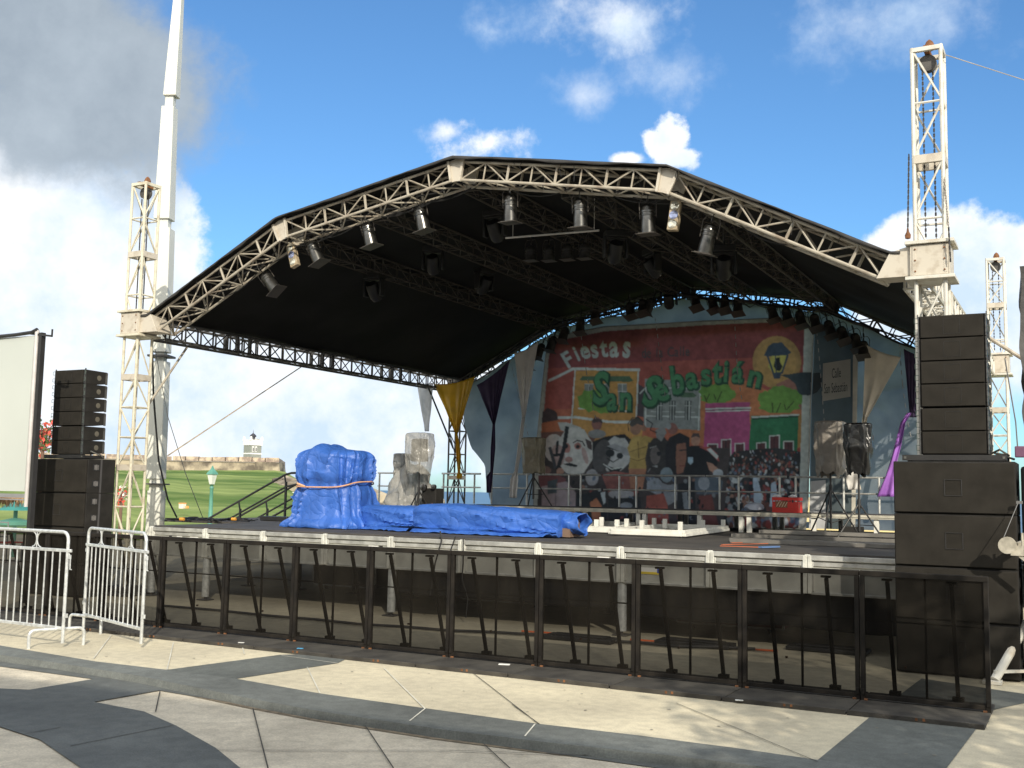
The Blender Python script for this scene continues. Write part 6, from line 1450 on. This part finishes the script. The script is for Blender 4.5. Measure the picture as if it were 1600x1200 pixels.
# grey planks stack on the right of the deck
pk_=thing('plank_stack','stack of long grey aluminium planks lying on the right side of the stage','planks',(10.2,3.4,DZ))
am=mat('grey plank',(.17,.16,.145),.65,.1,.25,3)
for k,(y,z,x0,x1) in enumerate(((4.6,.03,8.9,12.9),(4.25,.03,8.8,12.9),(4.5,.10,9.2,12.9),(2.5,.03,9.3,12.9),(2.2,.03,9.4,12.9))):
    m=MB(); m.box(((x0+x1)/2,y,DZ+z),(x1-x0,.30,.055),Matrix.Rotation(R(.6*(k-2)),3,'Z')); build('plank',m,am,pk_,bevel=.004)
# orange and blue strips lying on the deck
m=MB(); 
for a,b in(((1128,851),(1210,849)),((1143,848),(1205,847)),((1125,853),(1190,855))): m.bar(at(*a,Z=DZ+.008),at(*b,Z=DZ+.008),.03,.010)
tag(build('orange_strip',m,mat('orange red plastic',(.42,.12,.06),.5),smooth=0),'loose orange strips lying on the stage edge on the right','strips')
m=MB(); m.bar(at(1188,855,Z=DZ+.02),at(1216,854,Z=DZ+.02),.06,.02); tag(build('blue_strip',m,mat('blue plastic',(.10,.18,.36),.5),smooth=0),'short blue strip beside the orange strips on the stage','strips')
# red crate on the riser
cp=at(1207,797,Y=6.85); cr2=thing('plastic_crate','red plastic crate standing on the riser before the crowd picture','crate',(cp.x+.23,7.03,RT))
rm=mat('bright red crate plastic',(.62,.035,.025),.45,0,.12,6)
x0,x1=cp.x,cp.x+.47; y0,y1=6.86,7.2; z0_,z1_=RT+.005,RT+.29
m=MB(); 
for a,b in(((x0,y0),(x1,y0)),((x1,y0),(x1,y1)),((x1,y1),(x0,y1)),((x0,y1),(x0,y0))):
    m.bar((*a,z0_+.05),(*b,z0_+.05),.02,.10); m.bar((*a,z1_-.03),(*b,z1_-.03),.025,.06); m.bar((*a,(z0_+z1_)/2),(*b,(z0_+z1_)/2),.012,.12)
m.box(((x0+x1)/2,(y0+y1)/2,z0_+.005),(x1-x0,y1-y0,.01))
for k in range(9): x=x0+(x1-x0)*k/8; m.box((x,y0-.004,(z0_+z1_)/2),(.012,.012,.2))
build('crate_body',m,rm,cr2,bevel=.003)
m=MB(); m.box((x0+.17,y0-.015,(z0_+z1_)/2+.01),(.22,.008,.12)); e=build('emblem',m,mat('emblem gold brown',(.30,.12,.06),.5,0,.5,60),cr2,smooth=0)
m=MB()
for k in range(4): m.bar((x0+.08+.05*k,y0-.021,z0_+.11),(x0+.13+.05*k,y0-.021,z0_+.20),.012,.006,up=(0,1,0))
build('emblem_stroke',m,mat('emblem pale',(.6,.5,.35),.5),e,smooth=0)
m=MB(); m.box((x1-.09,y0-.012,z1_-.07),(.02,.008,.05)); build('handle_slot',m,black_m,cr2,smooth=0)
for k,(px,c_) in enumerate(((1213,'white'),(1238,'pale blue'))):
    p=at(px,772,Y=7.0); m=MB(); m.ico((p.x,7.03,RT+.31),.06,2,squash=(1.3,1,.6),jit=.1); tag(build('rag',m,mat('rag '+c_,(.7,.72,.75),.8)),f'{c_} crumpled rag on top of the red crate','rag')
for k,(px,c,d_) in enumerate(((1247,(.2,.12,.05),'brown bottle right beside the red crate on the riser'),(1176,(.45,.5,.6),'pale bundle left of the red crate on the riser'))):
    p=at(px,795,Y=6.95); m=MB()
    if k==0: m.lathe([(.03,0),(.032,.14),(.012,.19),(.012,.25),(.0,.25)],(p.x,6.95,RT),n=10)
    else: m.ico((p.x,7.1,RT+.09),.13,2,squash=(1.5,1,.7),jit=.12)
    tag(build('bottle' if k==0 else 'cloth_bundle',m,mat('thing '+d_,c,.4)),d_,'bottle' if k==0 else 'bundle')
# cables on the left wing and deck
def tangle(pts,n,lab_,seed,r=.011,s=.22):
    rnd=random.Random(seed); m=MB()
    for k in range(n):
        P=[]; 
        for i in range(14):
            u=i/13; j=u*(len(pts)-1); a=V(pts[min(int(j),len(pts)-2)]); b=V(pts[min(int(j)+1,len(pts)-1)]); q=a.lerp(b,j-int(j) if j<len(pts)-1 else 1)
            P.append(q+V((rnd.uniform(-s,s),rnd.uniform(-s,s),rnd.uniform(.0,.05)+r)))
        # smooth
        Q=[]
        for i in range(len(P)-1):
            for f_ in(0,.33,.66): Q.append(P[i].lerp(P[i+1],f_))
        Q=[(Q[max(i-1,0)]+Q[i]+Q[min(i+1,len(Q)-1)])/3 for i in range(len(Q))]
        m.tube(Q,r,5)
    return tag(build('cable_tangle',m,lead_m),lab_,'cables')
g=lambda x,y:tuple(at(x,y,Z=DZ))
tangle([g(268,815),g(300,812),g(335,815)],6,'tangle of black cables on the left wing of the stage beside the pole',1,s=.16)
tangle([g(330,816),g(365,813),g(392,816)],5,'tangle of black cables on the wing in front of the stairs',2,s=.16)
for px,lab_ in((281,'orange plug in the left cable tangle'),(362,'orange plug in the right cable tangle')):
    p=at(px,811,Z=DZ+.05); m=MB(); m.tube([p,p+V((.09,.02,.0))],.03,8); tag(build('cable_plug',m,mat('orange plug',(.8,.38,.06),.5)),lab_,'plug')
m=MB(); p=at(433,811,Z=DZ+.04); m.box((p.x,p.y,DZ+.05),(.7,.25,.09)); tag(build('pedal_board',m,black_m,bevel=.01),'low black pedal box on the deck left of the tall tarpaulin','pedal box')
m=MB(); p=at(1300,806,Z=DZ+.1); m.box((10.35,6.3,DZ+.09),(.34,.3,.18)); tag(build('floor_monitor',m,blackbox_m,bevel=.02),'small black wedge monitor on the deck under the right end of the riser','speaker')
tangle([(9.3,5.9,DZ),(10.2,5.9,DZ),(11,6.1,DZ)],4,'black cables on the deck by the right tripod feet',5,s=.2)
rope('power_cable',[at(688,800+30,Y=-.06),at(690,845,Y=-.08),at(680,880,Y=-.1),at(672,930,Y=-.12)],.012,lead_m,'thin dark cable hanging over the stage front left of the skirt','cable')
rope('power_cable',[at(712,838,Y=-.06),at(704,860,Y=-.1)],.010,lead_m,'short cable end hanging over the stage edge','cable')
rope('power_cable',[at(724,842,Y=-.06),at(724,880,Y=-.12),at(722,905,Y=-.12),at(731,935,Y=-.12),at(728,965,Y=-.14)],.010,lead_m,'thin looped cable hanging below the stage edge at the skirt','cable')
bpy.context.view_layer.update()
